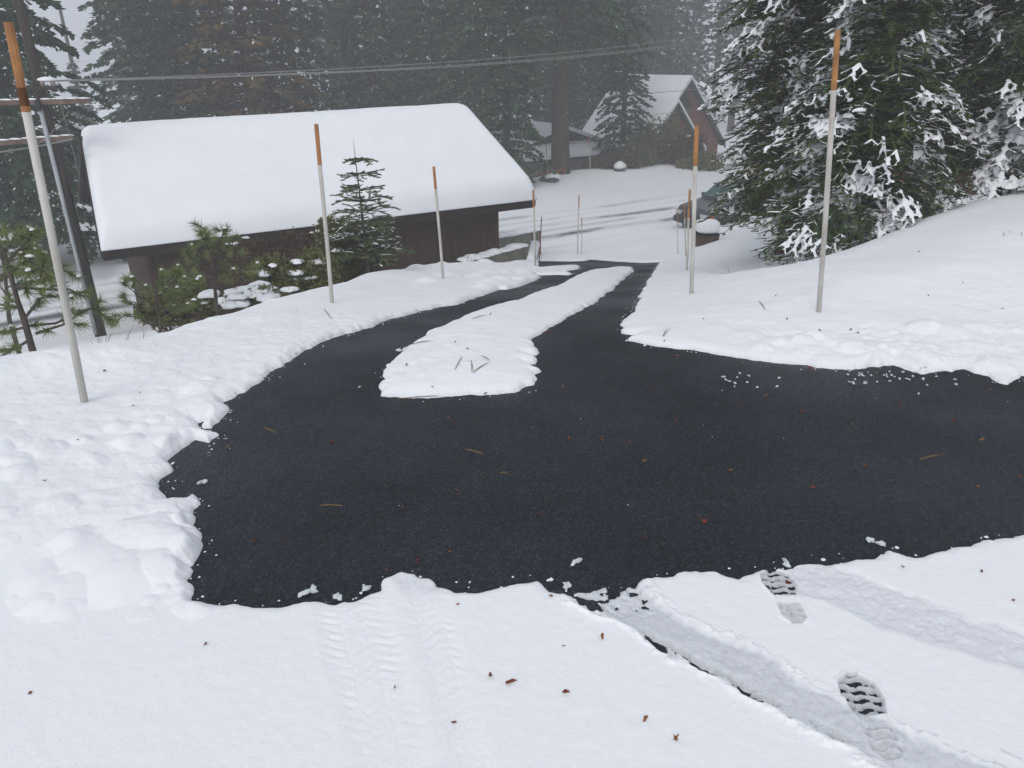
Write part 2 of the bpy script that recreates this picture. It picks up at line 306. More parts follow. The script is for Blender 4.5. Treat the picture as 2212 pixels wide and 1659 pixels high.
M = dict(
 snowcap=mat('snow_cap', SN, .75, .2, col2=(.82, .835, .86), vscale=3, bump=.25, bscale=25),
 roofsnow=mat('roof_snow', SN, .8, .15, col2=(.83, .845, .87), vscale=1.2, bump=.25, bscale=30),
 brown=mat('dark_brown_siding', (.035, .018, .012), .8, .2, col2=(.06, .032, .022), vscale=3, stretch=(6, 6, .25), bump=.5, bscale=12),
 fascia=mat('dark_fascia', (.022, .015, .012), .7, .2, col2=(.035, .024, .02), vscale=6),
 concrete=mat('concrete', (.21, .2, .165), .9, .2, col2=(.14, .135, .105), vscale=5, bump=.3, bscale=40),
 stakew=mat('stake_grey_white_paint', (.62, .6, .55), .6, .3, col2=(.42, .40, .36), vscale=9, stretch=(1, 1, .3), detail=6),
 stakeo=mat('stake_orange_paint', (.50, .235, .085), .65, .25, col2=(.30, .14, .06), vscale=14, stretch=(1, 1, .5)),
 stakerust=mat('stake_rust', (.22, .06, .03), .7, .2, col2=(.12, .04, .025), vscale=10),
 burnt=mat('burnt_band', (.05, .025, .015), .8, .2, col2=(.12, .05, .02), vscale=20),
 polewood=mat('pole_wood', (.075, .06, .05), .9, .15, col2=(.04, .033, .028), vscale=4, stretch=(8, 8, .4), bump=.4, bscale=20),
 arm=mat('crossarm_wood', (.19, .13, .10), .85, .2, col2=(.11, .075, .06), vscale=6),
 conduit=mat('grey_conduit', (.42, .44, .46), .5, .4, col2=(.34, .36, .38), vscale=4),
 wire=mat('wire_grey', (.26, .26, .25), .6, .3, col2=(.2, .2, .2), vscale=3),
 barkg=mat('bark_grey', (.09, .07, .055), .95, .1, col2=(.05, .04, .033), vscale=4, stretch=(5, 5, 1), bump=.6, bscale=14),
 barkb=mat('bark_grey_brown', (.10, .075, .055), .95, .1, col2=(.05, .038, .028), vscale=3, stretch=(5, 5, .8), bump=.6, bscale=14),
 barkr=mat('bark_red', (.12, .055, .035), .95, .1, col2=(.055, .03, .022), vscale=4, stretch=(5, 5, .8), bump=.6, bscale=14),
 fir=mat('fir_needles', (.020, .046, .013), .8, .08, col2=(.055, .095, .026), vscale=1.1, objrand=.4),
 firg=mat('fir_needles_bluegreen', (.026, .056, .022), .8, .08, col2=(.06, .105, .042), vscale=2.2, objrand=.1),
 firn=mat('fir_needles_near', (.034, .060, .018), .75, .1, col2=(.090, .135, .038), vscale=2.6),
 cedar=mat('cedar_sprays', (.038, .062, .014), .75, .1, col2=(.11, .13, .028), vscale=2.4),
 brownfir=mat('brown_tinged_foliage', (.17, .088, .028), .8, .08, col2=(.06, .07, .02), vscale=.9, objrand=.05),
 yellfir=mat('yellow_green_foliage', (.08, .105, .022), .8, .08, col2=(.035, .055, .015), vscale=.9, objrand=.1),
 firs=mat('sapling_needles', (.07, .11, .045), .75, .1, col2=(.15, .19, .09), vscale=7),
 pine=mat('pine_needles', (.10, .145, .04), .6, .2, col2=(.20, .23, .08), vscale=9),
 leafy=mat('shrub_leaves', (.06, .08, .02), .65, .2, col2=(.16, .15, .045), vscale=6),
 leafb=mat('brown_shrub_leaves', (.06, .045, .018), .7, .2, col2=(.10, .06, .03), vscale=6),
 twig=mat('twig_bark', (.13, .08, .055), .9, .1, col2=(.08, .05, .035), vscale=12),
 twigd=mat('sapling_bark', (.10, .085, .07), .9, .1, col2=(.06, .05, .04), vscale=12),
 leafr=mat('fallen_scale_red', (.22, .06, .028), .7, .2, col2=(.11, .032, .016), vscale=60),
 leafo=mat('fallen_scale_tan', (.30, .14, .05), .7, .2, col2=(.18, .075, .03), vscale=60),
 needle=mat('dry_needle', (.22, .13, .045), .6, .3, col2=(.15, .09, .03), vscale=30),
 ice=mat('ice_chip', (.66, .70, .72), .45, .4, col2=(.55, .59, .61), vscale=30),
 beige=mat('beige_wall', (.44, .40, .30), .85, .2, col2=(.31, .28, .21), vscale=2),
 brick=mat('red_cedar_wall', (.215, .088, .055), .85, .2, col2=(.15, .062, .04), vscale=3, stretch=(1, 1, 6)),
 green=mat('green_trim', (.025, .06, .055), .6, .3, col2=(.02, .045, .045), vscale=4),
 grayw=mat('grey_base_wall', (.13, .135, .14), .85, .2, col2=(.1, .105, .11), vscale=3),
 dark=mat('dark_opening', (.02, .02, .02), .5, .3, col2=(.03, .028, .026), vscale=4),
 orangew=mat('orange_brown_wall', (.27, .10, .05), .8, .2, col2=(.2, .075, .04), vscale=3),
 log=mat('orange_log', (.30, .10, .045), .75, .2, col2=(.2, .07, .03), vscale=8),
 rock=mat('dark_rock', (.06, .06, .065), .9, .2, col2=(.1, .1, .105), vscale=4),
 box=mat('brown_box_wood', (.10, .06, .045), .85, .2, col2=(.07, .042, .032), vscale=6, stretch=(1, 1, 5), bump=.3, bscale=20),
 carp=mat('car_paint', (.035, .042, .052), .3, .5, col2=(.05, .058, .068), vscale=1.5),
 carg=mat('car_glass', (.05, .10, .10), .08, .6, col2=(.06, .11, .11), vscale=2),
 carw=mat('windscreen', (.07, .13, .13), .15, .6, col2=(.05, .10, .10), vscale=2),
 carb=mat('car_trim', (.015, .015, .016), .5, .4, col2=(.022, .022, .024), vscale=5),
 lampo=mat('amber_lamp', (.7, .14, .02), .25, .5, col2=(.5, .1, .02), vscale=10),
 lampw=mat('clear_lamp', (.5, .52, .52), .15, .6, col2=(.4, .42, .42), vscale=10),
 tyre=mat('tyre_rubber', (.02, .02, .02), .9, .1, col2=(.03, .03, .03), vscale=10),
 rim=mat('wheel_metal', (.35, .36, .37), .35, .5, col2=(.28, .29, .3), vscale=5, metal=.6),
 insul=mat('insulator', (.25, .2, .17), .3, .5, col2=(.2, .16, .14), vscale=5),
)
def snow_ground_mat(name, street=False):
    m = bpy.data.materials.new(name); m.use_nodes = True; nt = m.node_tree; b = nt.nodes['Principled BSDF']
    b.inputs['Roughness'].default_value = .7; b.inputs['Specular IOR Level'].default_value = .2
    tc = nt.nodes.new('ShaderNodeTexCoord'); at = nt.nodes.new('ShaderNodeAttribute'); at.attribute_name = 'slush'
    nz = nt.nodes.new('ShaderNodeTexNoise'); nz.inputs['Scale'].default_value = 60; nz.inputs['Detail'].default_value = 4; nt.links.new(tc.outputs['Object'], nz.inputs['Vector'])
    nb = nt.nodes.new('ShaderNodeTexNoise'); nb.inputs['Scale'].default_value = 260; nb.inputs['Detail'].default_value = 3; nt.links.new(tc.outputs['Object'], nb.inputs['Vector'])
    mu = nt.nodes.new('ShaderNodeMath'); mu.operation = 'MULTIPLY_ADD'; nt.links.new(nz.outputs[0], mu.inputs[0]); mu.inputs[1].default_value = .9; mu.inputs[2].default_value = .55
    m2 = nt.nodes.new('ShaderNodeMath'); m2.operation = 'MULTIPLY'; m2.use_clamp = True; nt.links.new(mu.outputs[0], m2.inputs[0]); nt.links.new(at.outputs['Fac'], m2.inputs[1])
    mx = nt.nodes.new('ShaderNodeMix'); mx.data_type = 'RGBA'; mx.inputs[6].default_value = (*SN, 1); mx.inputs[7].default_value = ((.10, .11, .12, 1) if street else (.55, .57, .60, 1))
    nt.links.new(m2.outputs[0], mx.inputs[0]); nt.links.new(mx.outputs[2], b.inputs['Base Color'])
    ad = nt.nodes.new('ShaderNodeMath'); ad.operation = 'ADD'; nt.links.new(nz.outputs[0], ad.inputs[0]); nt.links.new(nb.outputs[0], ad.inputs[1])
    bp = nt.nodes.new('ShaderNodeBump'); bp.inputs['Strength'].default_value = .35; bp.inputs['Distance'].default_value = .006; nt.links.new(ad.outputs[0], bp.inputs['Height']); nt.links.new(bp.outputs[0], b.inputs['Normal'])
    return m
def asphalt_mat():
    m = bpy.data.materials.new('wet_asphalt'); m.use_nodes = True; nt = m.node_tree; b = nt.nodes['Principled BSDF']; L = nt.links.new
    tc = nt.nodes.new('ShaderNodeTexCoord')
    n1 = nt.nodes.new('ShaderNodeTexNoise'); n1.inputs['Scale'].default_value = 38; n1.inputs['Detail'].default_value = 7; n1.inputs['Roughness'].default_value = .85; L(tc.outputs['Object'], n1.inputs['Vector'])
    n2 = nt.nodes.new('ShaderNodeTexNoise'); n2.inputs['Scale'].default_value = .8; n2.inputs['Detail'].default_value = 3; L(tc.outputs['Object'], n2.inputs['Vector'])
    vo = nt.nodes.new('ShaderNodeTexVoronoi'); vo.inputs['Scale'].default_value = 120; L(tc.outputs['Object'], vo.inputs['Vector'])
    r1 = nt.nodes.new('ShaderNodeMapRange'); r1.inputs[1].default_value = .40; r1.inputs[2].default_value = .62; L(n1.outputs[0], r1.inputs[0])
    mx = nt.nodes.new('ShaderNodeMix'); mx.data_type = 'RGBA'; mx.inputs[6].default_value = (.0035, .005, .0072, 1); mx.inputs[7].default_value = (.022, .028, .038, 1); L(r1.outputs[0], mx.inputs[0])
    sepc = nt.nodes.new('ShaderNodeSeparateColor'); L(vo.outputs['Color'], sepc.inputs[0])
    gt = nt.nodes.new('ShaderNodeMapRange'); gt.inputs[1].default_value = .80; gt.inputs[2].default_value = .98; gt.inputs[4].default_value = .5; L(sepc.outputs[0], gt.inputs[0])
    m3 = nt.nodes.new('ShaderNodeMix'); m3.data_type = 'RGBA'; L(gt.outputs[0], m3.inputs[0]); L(mx.outputs[2], m3.inputs[6]); m3.inputs[7].default_value = (.075, .082, .09, 1)
    r3 = nt.nodes.new('ShaderNodeMapRange'); r3.inputs[1].default_value = .3; r3.inputs[2].default_value = .7; r3.inputs[3].default_value = .72; r3.inputs[4].default_value = 1.25; L(n2.outputs[0], r3.inputs[0])
    vm = nt.nodes.new('ShaderNodeVectorMath'); vm.operation = 'SCALE'; L(m3.outputs[2], vm.inputs[0]); L(r3.outputs[0], vm.inputs['Scale']); L(vm.outputs[0], b.inputs['Base Color'])
    r2 = nt.nodes.new('ShaderNodeMapRange'); r2.inputs[1].default_value = .35; r2.inputs[2].default_value = .65; r2.inputs[3].default_value = .70; r2.inputs[4].default_value = .38; L(n2.outputs[0], r2.inputs[0]); L(r2.outputs[0], b.inputs['Roughness'])
    b.inputs['Specular IOR Level'].default_value = .28
    bp = nt.nodes.new('ShaderNodeBump'); bp.inputs['Strength'].default_value = .7; bp.inputs['Distance'].default_value = .005
    ad = nt.nodes.new('ShaderNodeMath'); ad.operation = 'SUBTRACT'; L(n1.outputs[0], ad.inputs[0]); L(vo.outputs['Distance'], ad.inputs[1]); L(ad.outputs[0], bp.inputs['Height']); L(bp.outputs[0], b.inputs['Normal'])
    return m
# ---------------------------------------------------------------- ground meshes
def build_ground():
    th = [math.radians(52)]
    d = math.radians(54); r = [CZ/math.tan(d)]
    while r[-1] < 8.: d -= .00072; r.append(CZ/math.tan(d))
    r = [.05, .4, .8, 1.05]+[q for q in r if q > 1.15]
    while r[-1] < 700: r.append(r[-1]*(1.008 if r[-1] < 60 else 1.03))
    r = np.array(r)
    a = np.concatenate([np.radians(np.arange(-180, -42, 4.)), np.radians(np.linspace(-42, 42, 1050)), np.radians(np.arange(46, 181, 4.))])
    A_, Rr = np.meshgrid(a, r); X = (Rr*np.sin(A_)).ravel(); Y = (Rr*np.cos(A_)).ravel()
    Z, S = ground(X, Y)
    na = len(a); nr = len(r); idx = np.arange(na*nr).reshape(nr, na)
    Fq = np.stack([idx[:-1, :-1], idx[:-1, 1:], idx[1:, 1:], idx[1:, :-1]], -1).reshape(-1, 4)[:, ::-1]
    V = np.stack([X, Y, Z], 1)
    s = -.533*X+.846*Y
    fs = s[Fq].mean(1); fx = np.abs(X[Fq].mean(1))
    st = (fs > 19.3) & (fs < 27.6) & (fx < 60)
    # drop faces entirely under the asphalt in the middle
    tA = X*.846+Y*.533
    # wheel tracks on the street
    tr = np.zeros(len(X)); q = (s > 18) & (s < 29) & (np.abs(X) < 60)
    xs, ys, ss, tt = X[q], Y[q], s[q], tA[q]
    wob = .25*fbm(tt, ss*0+3, 6., 2, 1.)
    pat = np.zeros(len(xs))
    for c, w, k, o in ((20.6, .12, .25, 9), (22.15, .30, 1.0, 2), (23.1, .16, .35, 5), (23.9, .22, .75, 7), (24.9, .12, .3, 3), (25.9, .22, .45, 11)):
        g = np.exp(-((ss-c-wob)/w)**2); e = sstep(-.12, .2, fbm(tt, ss*3, 3.2, 3, o))
        pat = np.maximum(pat, 1.35*g*k*(.2+.8*e)*(.55+.9*(fbm(tt*.35, ss, .16, 2, o)+.5)))
    tr[q] = np.clip(pat, 0, 1); 
    for nm, mask, mt, attr in (('snow_ground', ~st, snow_ground_mat('ground_snow'), S), ('street', st, snow_ground_mat('street_snow', True), tr)):
        f = Fq[mask]
        if nm == 'snow_ground':
            inn = (V[f][:, :, 2] < (roadz(X, Y)-.035)[f]).all(1) & (np.hypot(X, Y)[f].max(1) < 26)
            ci = np.nonzero(inn)[0]; cc = V[f[ci]].mean(1)[:, :2]; dd, ii = polydist(cc, OUTW); inn[ci] = ii & (dd > .08); f = f[~inn]
        u, inv = np.unique(f, return_inverse=True)
        o = fastmesh(nm, V[u], inv.reshape(f.shape), mt, smooth=True)
        at = o.data.attributes.new('slush', 'FLOAT', 'POINT'); at.data.foreach_set('value', attr[u].astype(np.float32))
        tag(o, kind='structure')
    # asphalt
    xs = np.arange(-3.2, 12.5, .06); ys = np.arange(.9, 21.8, .06); Xg, Yg = np.meshgrid(xs, ys); Xg = Xg.ravel(); Yg = Yg.ravel()
    d_, ins = polydist(np.stack([Xg, Yg], 1), OUTW); ok = ins | (d_ < .3) | ((d_ < 1.9) & (Yg < 2.5) & (Xg > -.9))
    Zg = roadz(Xg, Yg); n = len(xs); idx = np.arange(len(xs)*len(ys)).reshape(len(ys), n)
    Fa = np.stack([idx[:-1, :-1], idx[:-1, 1:], idx[1:, 1:], idx[1:, :-1]], -1).reshape(-1, 4); Fa = Fa[ok[Fa].all(1)]
    u, inv = np.unique(Fa, return_inverse=True)
    o = fastmesh('driveway', np.stack([Xg, Yg, Zg], 1)[u], inv.reshape(Fa.shape), asphalt_mat(), smooth=True); tag(o, kind='structure')
build_ground()
# ---------------------------------------------------------------- marker stakes
def stake(top, base, lab, otop, cat='snow stake', rad=.023, burnt=False, mt='stakeo', Y=None, L=1.95):
    t = ray(*top); q = ray(*base)
    if Y is None: Y = gmarch(*base)[1]
    B = atY(*base, Y); Tp = onplane(*top, B, (0, 1, 0)); B = B+(B-Tp)*.12; g = gz(B[0], B[1])
    rad = rad*.82
    e = empty('snow_stake', (B[0], B[1], min(B[2], g-.05)), lab, cat, 'thin snow marker stakes'); O = np.array(e.location)
    f = otop; Mi = Tp+(B-Tp)*f
    MB().tube([B-O+(B-Tp)*.05, (B+Mi)/2-O+np.array([.004, 0, 0]), Mi-O], rad, 8).build('shaft', M['stakew'] if mt != 'stakerust' else M['stakerust'], e, True)
    if burnt:
        Bu = Tp+(B-Tp)*f*.72; MB().tube([Mi-O, Tp+(B-Tp)*f*.93-O], rad*1.01, 8).build('painted_tip', M[mt], e)
        MB().tube([Tp+(B-Tp)*f*.93-O, Bu-O], rad*1.02, 8).build('dark_band', M['burnt'], e); MB().tube([Bu-O, Tp-O], rad*1.01, 8).build('painted_tip', M[mt], e)
    else: MB().tube([Mi-O, Tp-O], rad*1.02, 8).build('painted_tip', M[mt], e)
    return e
stake((18, 48), (182, 868), 'tallest grey white stake with scorched orange tip, nearest, in front of the utility pole', .18, burnt=True, rad=.024)
stake((1810, 64), (1768, 674), 'orange tipped white stake on the right bank in front of the snowy fir', .17)
stake((1505, 272), (1493, 634), 'orange tipped white stake at the right edge of the driveway beside the brown box', .20)
stake((683, 268), (717, 654), 'orange tipped white stake in front of the garage, left of the small fir', .19)
stake((937, 360), (957, 602), 'orange tipped white stake in front of the bare garage wall, right of the small fir', .17)
stake((1152, 410), (1156, 574), 'pale stake rising past the end of the concrete wing wall by the garage eave', .2)
stake((1170, 468), (1165, 562), 'rust red thin stake beside the concrete wall end', .4, mt='stakerust', rad=.014, L=1.5)
stake((1251, 422), (1247, 549), 'taller of the two thin stakes on the snow past the driveway end', .17, rad=.018)
stake((1257, 470), (1256, 551), 'shorter of the two thin stakes on the snow past the driveway end', .2, rad=.014, L=1.3)
stake((1490, 410), (1483, 585), 'orange tipped thin stake just left of the big driveway stake, by the car nose', .3, rad=.02)
stake((1478, 439), (1481, 554), 'middle thin brown tipped stake in front of the parked car bumper', .25, rad=.016)
stake((1464, 458), (1464, 549), 'leftmost thin brown stake ahead of the parked car bumper', .3, rad=.012)
stake((1272, 294), (1275, 370), 'thin orange topped stake standing on the far snowbank before the beige cottage', .3, rad=.03, Y=43)
stake((1180, 315), (1184, 397), 'thin pale stake beside the dark rock near the beige cottage', .2, rad=.025, Y=40)
# ---------------------------------------------------------------- garage
Hn = 3.5
ER = atz(1152, 423, -1.30); EL = atz(219, 531, -1.30)
def garage():
    t = (ER-EL); Lg = np.linalg.norm(t); t = t/Lg; n = np.array([-t[1], t[0], 0])
    e = empty('garage', (EL[0], EL[1], -4.2), 'dark brown garage with thick unbroken snow on its gable roof', 'garage'); O = np.array(e.location)
    def W(a, b, z): return EL+t*a+n*b+np.array([0, 0, z+1.30])-O      # z absolute
    ze, zr = -1.34, .31
    SK = .2
    # roof boards: two slabs
    m = MB()
    th = .05
    for (b0, b1, z0, z1) in ((0, Hn, ze, zr), (2*Hn, Hn, ze, zr)):
        m.add([W(0, b0, z0), W(Lg, b0, z0), W(Lg, b1, z1), W(SK, b1, z1), W(0, b0, z0-th), W(Lg, b0, z0-th), W(Lg, b1, z1-th), W(SK, b1, z1-th)], [(0, 1, 2, 3), (7, 6, 5, 4), (0, 4, 5, 1), (1, 5, 6, 2), (2, 6, 7, 3), (3, 7, 4, 0)])
    rf = m.build('roof', M['fascia'], e)
    # fascia boards and barge boards
    def board(P, Q, h, d, nm='fascia_board'): MB().prism([P, Q, Q-np.array([0, 0, h]), P-np.array([0, 0, h])], d).build(nm, M['fascia'], e)
    board(W(-.02, -.03, ze+.03), W(Lg+.02, -.03, ze+.03), .26, n*.03)
    board(W(-.02, 2*Hn, ze+.03), W(Lg+.02, 2*Hn, ze+.03), .26, n*.03)
    for a in (-.045, Lg+.015):
        for b0, b1 in ((-.03, Hn), (2*Hn+.03, Hn)): board(W(a, b0, ze+.02), W(a+(SK if a < 1 else 0), b1, zr+.02), .22, t*.03, 'barge_board')
    # walls
    x0, x1, y0, y1 = .72, Lg-.8, .32, 2*Hn-.32; zb = -4.3; zs = ze+(zr-ze)*y0/Hn-.05
    m = MB()
    A = [(x0, y0), (x1, y0), (x1, y1), (x0, y1)]
    V = [W(a, b, zb) for a, b in A]+[W(a, b, zs) for a, b in A]+[W(x0, Hn, zr-.06), W(x1, Hn, zr-.06)]
    m.add(V, [(0, 1, 5, 4), (1, 2, 6, 9, 5), (2, 3, 7, 6), (3, 0, 4, 8, 7)])
    m.build('wall', M['brown'], e)
    m = MB()         # battens as a run of siding boards
    k = x0+.15
    while k < x1-.05:
        P = W(k, y0-.012, zb); m.prism([P, P+t*.018, P+t*.018+np.array([0, 0, zs-zb-.02]), P+np.array([0, 0, zs-zb-.02])], n*.011); k += .3
    k = y0+.15
    while k < y1-.1:
        zt = ze+(zr-ze)*(1-abs(k-Hn)/Hn)-.1; P = W(x1+.001, k, zb); m.prism([P, P+n*.018, P+n*.018+np.array([0, 0, zt-zb]), P+np.array([0, 0, zt-zb])], t*.011); k += .3
    m.build('batten', M['brown'], e)
    for a in (x0-.01, x1-.09):
        m = MB(); P = W(a, y0-.025, zb); m.prism([P, P+t*.1, P+t*.1+np.array([0, 0, zs-zb-.01]), P+np.array([0, 0, zs-zb-.01])], n*.022); m.build('corner_board', M['brown'], e)
    # snow blanket, one closed surface over both slopes
    na, nb = 150, 130; a = np.linspace(-.1, Lg+.06, na); b = np.linspace(-.1, 2*Hn+.1, nb)
    Aa, Bb = np.meshgrid(a, b, indexing='ij')
    base = ze+(zr-ze)*(1-np.abs(Bb-Hn)/Hn)
    base = base-.12*np.exp(-((Bb-Hn)/.25)**2)
    Au = Aa; Aa = Aa+(SK+.02)*(1-np.abs(Bb-Hn)/Hn)*np.clip(1-Aa/3., 0, 1)+.08*np.clip(1-Aa/3, 0, 1)
    ea = np.minimum(Au-a[0], a[-1]-Au); eb = np.minimum(Bb-b[0], b[-1]-Bb)
    ra = np.sqrt(np.clip(1-(1-np.clip(ea/.20, 0, 1))**2, 0, 1)); rb = np.sqrt(np.clip(1-(1-np.clip(eb/.30, 0, 1))**2, 0, 1))
    rr = np.minimum(ra, 1)*rb
    thk = .31+.12*np.clip(Aa/Lg, 0, 1)+.05*fbm(Aa, Bb, 1.6, 3, 2)+.016*fbm(Aa, Bb, .25, 3, 5)
    Z = base+.03+thk*rr
    bulge = .07*np.clip(1-eb/.2, 0, 1)*(1-rb)
    Bt = Bb+0
    wav = .03*fbm(Aa, Bb*0, .8, 3, 4)
    Bt[:, 0] += wav[:, 0]; Bt[:, -1] -= wav[:, -1]
    Vt = (EL-O)[None, None]+t*Aa[..., None]+n*Bt[..., None]; Vt[..., 2] = Z-O[2]
    Vb = Vt.copy(); Vb[..., 2] = base+.01-O[2]
    # edge swell: push the mid-height ring outward
    V = np.vstack([Vt.reshape(-1, 3), Vb.reshape(-1, 3)]); N0 = na*nb; I = np.arange(N0).reshape(na, nb)
    q = np.stack([I[:-1, :-1], I[1:, :-1], I[1:, 1:], I[:-1, 1:]], -1).reshape(-1, 4)
    ring = np.concatenate([I[:, 0], I[-1, 1:], I[::-1, -1][1:], I[0, ::-1][1:-1]]); r2 = np.roll(ring, -1)
    side = np.stack([ring, ring+N0, r2+N0, r2], 1)
    sn = fastmesh('roof_snow', V, np.vstack([q, q[:, ::-1]+N0, side]), M['roofsnow'], e, True)
garage()
# ---------------------------------------------------------------- concrete walls
def concrete_walls():
    up = np.array([0, 0, 1.])
    P = atY(1075, 547, 17.7); e = empty('retaining_wall', (P[0], P[1], P[2]-1.6), 'near low concrete retaining wall at the foot of the garage corner', 'wall'); O = np.array(e.location)
    A = atY(1005, 556, 16.9); B = atY(1137, 541, 18.4); z = (A[2]+B[2])/2; A[2] = z; B[2] = z; d = (B-A)/np.linalg.norm(B-A); n = np.array([-d[1], d[0], 0])
    MB().prism([A-O, B-O, B-O-up*1.5, A-O-up*1.5], n*.2).build('wall', M['concrete'], e)
    m = MB()
    for i in range(9):
        p = A+(B-A)*(i+.5)/9; m.blob(p-O+n*.1+up*.01, .22, .16, .07+.03*math.sin(i*2.), i)
    m.build('snow_cap', M['snowcap'], e, True)
    # wing wall with sloping top
    e = empty('wing_wall', (B[0], B[1], B[2]-1.6), 'concrete wing wall with sloping snowy top facing the driveway', 'wall'); O = np.array(e.location)
    b1 = atY(1148, 527, 19.6); b1[2] += 0; lo = atY(1139, 563, 18.0)
    tp = [lo, b1, b1-up*2.2, lo-up*1.5]
    MB().prism([q-O for q in tp], np.array([.21, -.03, 0])).build('wall', M['concrete'], e)
    m = MB(); w = np.array([.21, -.03, 0]); u = up*.09
    m.add([lo-O-w*.05, lo-O+w*1.05, b1-O+w*1.05, b1-O-w*.05, lo-O+u-w*.0, lo-O+u+w*.9, b1-O+u+w*.9, b1-O+u], [(3, 2, 1, 0), (4, 5, 6, 7), (0, 1, 5, 4), (1, 2, 6, 5), (2, 3, 7, 6), (3, 0, 4, 7)])
    m.build('snow_cap', M['snowcap'], e)
    # far wall
    C1 = atY(1060, 513, 22.2); D1 = atY(1166, 502, 23.4); z = (C1[2]+D1[2])/2; C1[2] = D1[2] = z; d = (D1-C1)/np.linalg.norm(D1-C1); n = np.array([-d[1], d[0], 0]); C1 = C1-d*3
    e = empty('retaining_wall', (D1[0], D1[1], z-1.4), 'farther concrete retaining wall behind the wing wall, near the street', 'wall'); O = np.array(e.location)
    MB().prism([C1-O, D1-O, D1-O-up*1.3, C1-O-up*1.3], n*.22).build('wall', M['concrete'], e)
    MB().prism([D1-O+d*.002+n*.0, D1-O+d*.05, D1-O+d*.05-up*1.3, D1-O+d*.002-up*1.3], n*.2).build('end_post', M['box'], e)
    m = MB(); L = np.linalg.norm(D1-C1); k = 26
    for i in range(k): m.blob(C1-O+d*(L*(i+.5)/k)+n*.12+up*.01, .22, .18, .10+.02*math.sin(i*1.7), i+30)
    m.build('snow_cap', M['snowcap'], e, True)
    # brown box by the road with a snow cap
    Bx = atY(1527, 503, 17.6); e = empty('wooden_box', (Bx[0], Bx[1], Bx[2]-1.2), 'brown wooden box capped with a rounded snow block beside the parked car', 'box'); O = np.array(e.location)
    m = MB(); m.box((0, 0, .60), .47, .45, 1.2); m.build('box_body', M['box'], e)
    m = MB(); m.box((0, 0, 1.185), .5, .48, .03); m.build('lid', M['fascia'], e)
    m = MB(); v = []; nu, nv = 20, 9
    for j in range(nv+1):
        th = math.pi*j/nv; 
        for i in range(nu):
            a = 2*math.pi*i/nu; c, s_ = math.cos(a), math.sin(a); pw = .6
            v.append((.275*abs(c)**pw*(1 if c > 0 else -1)*math.sin(th)**.45, .24*abs(s_)**pw*(1 if s_ > 0 else -1)*math.sin(th)**.45, 1.205+.15+.15*abs(math.cos(th))**.55*(1 if math.cos(th) > 0 else -1)))
    m.add(v, [(j*nu+i, (j+1)*nu+i, (j+1)*nu+(i+1) % nu, j*nu+(i+1) % nu) for j in range(nv) for i in range(nu)]); m.build('snow_cap', M['snowcap'], e, True)
concrete_walls()
# ---------------------------------------------------------------- conifers
def fir_far(seed, H=24., z0=1.5, r0=2.9, whorl=.42, dens=1., droop=.25, upper=12., sparse=0., ls=1.):
    """returns crown verts/tris, snow verts/tris for a tree seen from 30 m and more"""
    rs = np.random.RandomState(seed); C = []; D = []; S_ = []; W_ = []
    z = z0
    while z < H-.2:
        f = (z-z0)/(H-z0); l0 = r0*(1-f)**.85+.12; lo = z < upper; nb = int((7 if lo else 5)*(.6+.4*(1-f)))+1; a0 = rs.rand()*6.28
        for k in range(nb):
            if rs.rand() < sparse: continue
            a = a0+6.28*k/nb+rs.randn()*.25; l = l0*rs.uniform(.55, 1.15); dr = droop*rs.uniform(.5, 1.6)
            m = int((26 if lo else 9)*dens*(.4+l/2.5)); u = rs.rand(m)**.6
            lat = rs.randn(m)*.16*l*(1.05-u)+rs.randn(m)*.05; rad = u*l
            zz = z+.12*l*np.sin(u*2.2)-dr*l*u*u+rs.randn(m)*.05
            ca, sa = math.cos(a), math.sin(a)
            p = np.stack([ca*rad-sa*lat, sa*rad+ca*lat, zz], 1)
            sgn = np.sign(lat)+.0; ang = a+sgn*rs.uniform(.2, 1., m)
            ln = (.34 if lo else .5)*rs.uniform(.6, 1.3, m)
            d = np.stack([np.cos(ang), np.sin(ang), -rs.uniform(.0, .7, m)], 1); d /= np.linalg.norm(d, axis=1)[:, None]
            C.append(p); D.append(d*ln[:, None]); W_.append(np.full(m, .085 if lo else .15))
        z += whorl*(1 if lo else 1.6)*rs.uniform(.6, 1.4)
    P = np.vstack(C); Dv = np.vstack(D); Dv = Dv*ls; Wd = ls*np.concatenate(W_)[:, None]*rs.uniform(.6, 1.3, (len(P), 1))
    up = np.array([0, 0, 1.]); s = np.cross(Dv, up); s /= np.linalg.norm(s, axis=1)[:, None]+1e-9; roll = rs.uniform(-.8, .8, (len(P), 1)); s = s*np.cos(roll)+up*np.sin(roll)
    V = np.stack([P, P+Dv*.35+s*Wd, P+Dv, P+Dv*.35-s*Wd, P+Dv*.62+s*Wd*1.3-up*.05, P+Dv*.55-s*Wd*1.35-up*.04], 1)
    n = len(P); i = np.arange(n)[:, None]*6
    Fc = np.concatenate([i+[0, 1, 2], i+[0, 2, 3], i+[0, 2, 4], i+[0, 5, 2]])
    low = P[:, 2] < upper
    q = (rs.rand(n) < .10) & (Dv[:, 2] > -.16) & low; Pq = P[q]+[0, 0, .02]; Dq = Dv[q]; sq = np.cross(Dq, up); sq /= np.linalg.norm(sq, axis=1)[:, None]; wq = Wd[q]*.45
    Vs = np.stack([Pq, Pq+Dq*.4+sq*wq, Pq+Dq*.9, Pq+Dq*.4-sq*wq], 1); k = np.arange(len(Pq))[:, None]*4
    Fs = np.concatenate([k+[0, 1, 2], k+[0, 2, 3]])
    return (V.reshape(-1, 3), Fc), (Vs.reshape(-1, 3), Fs)
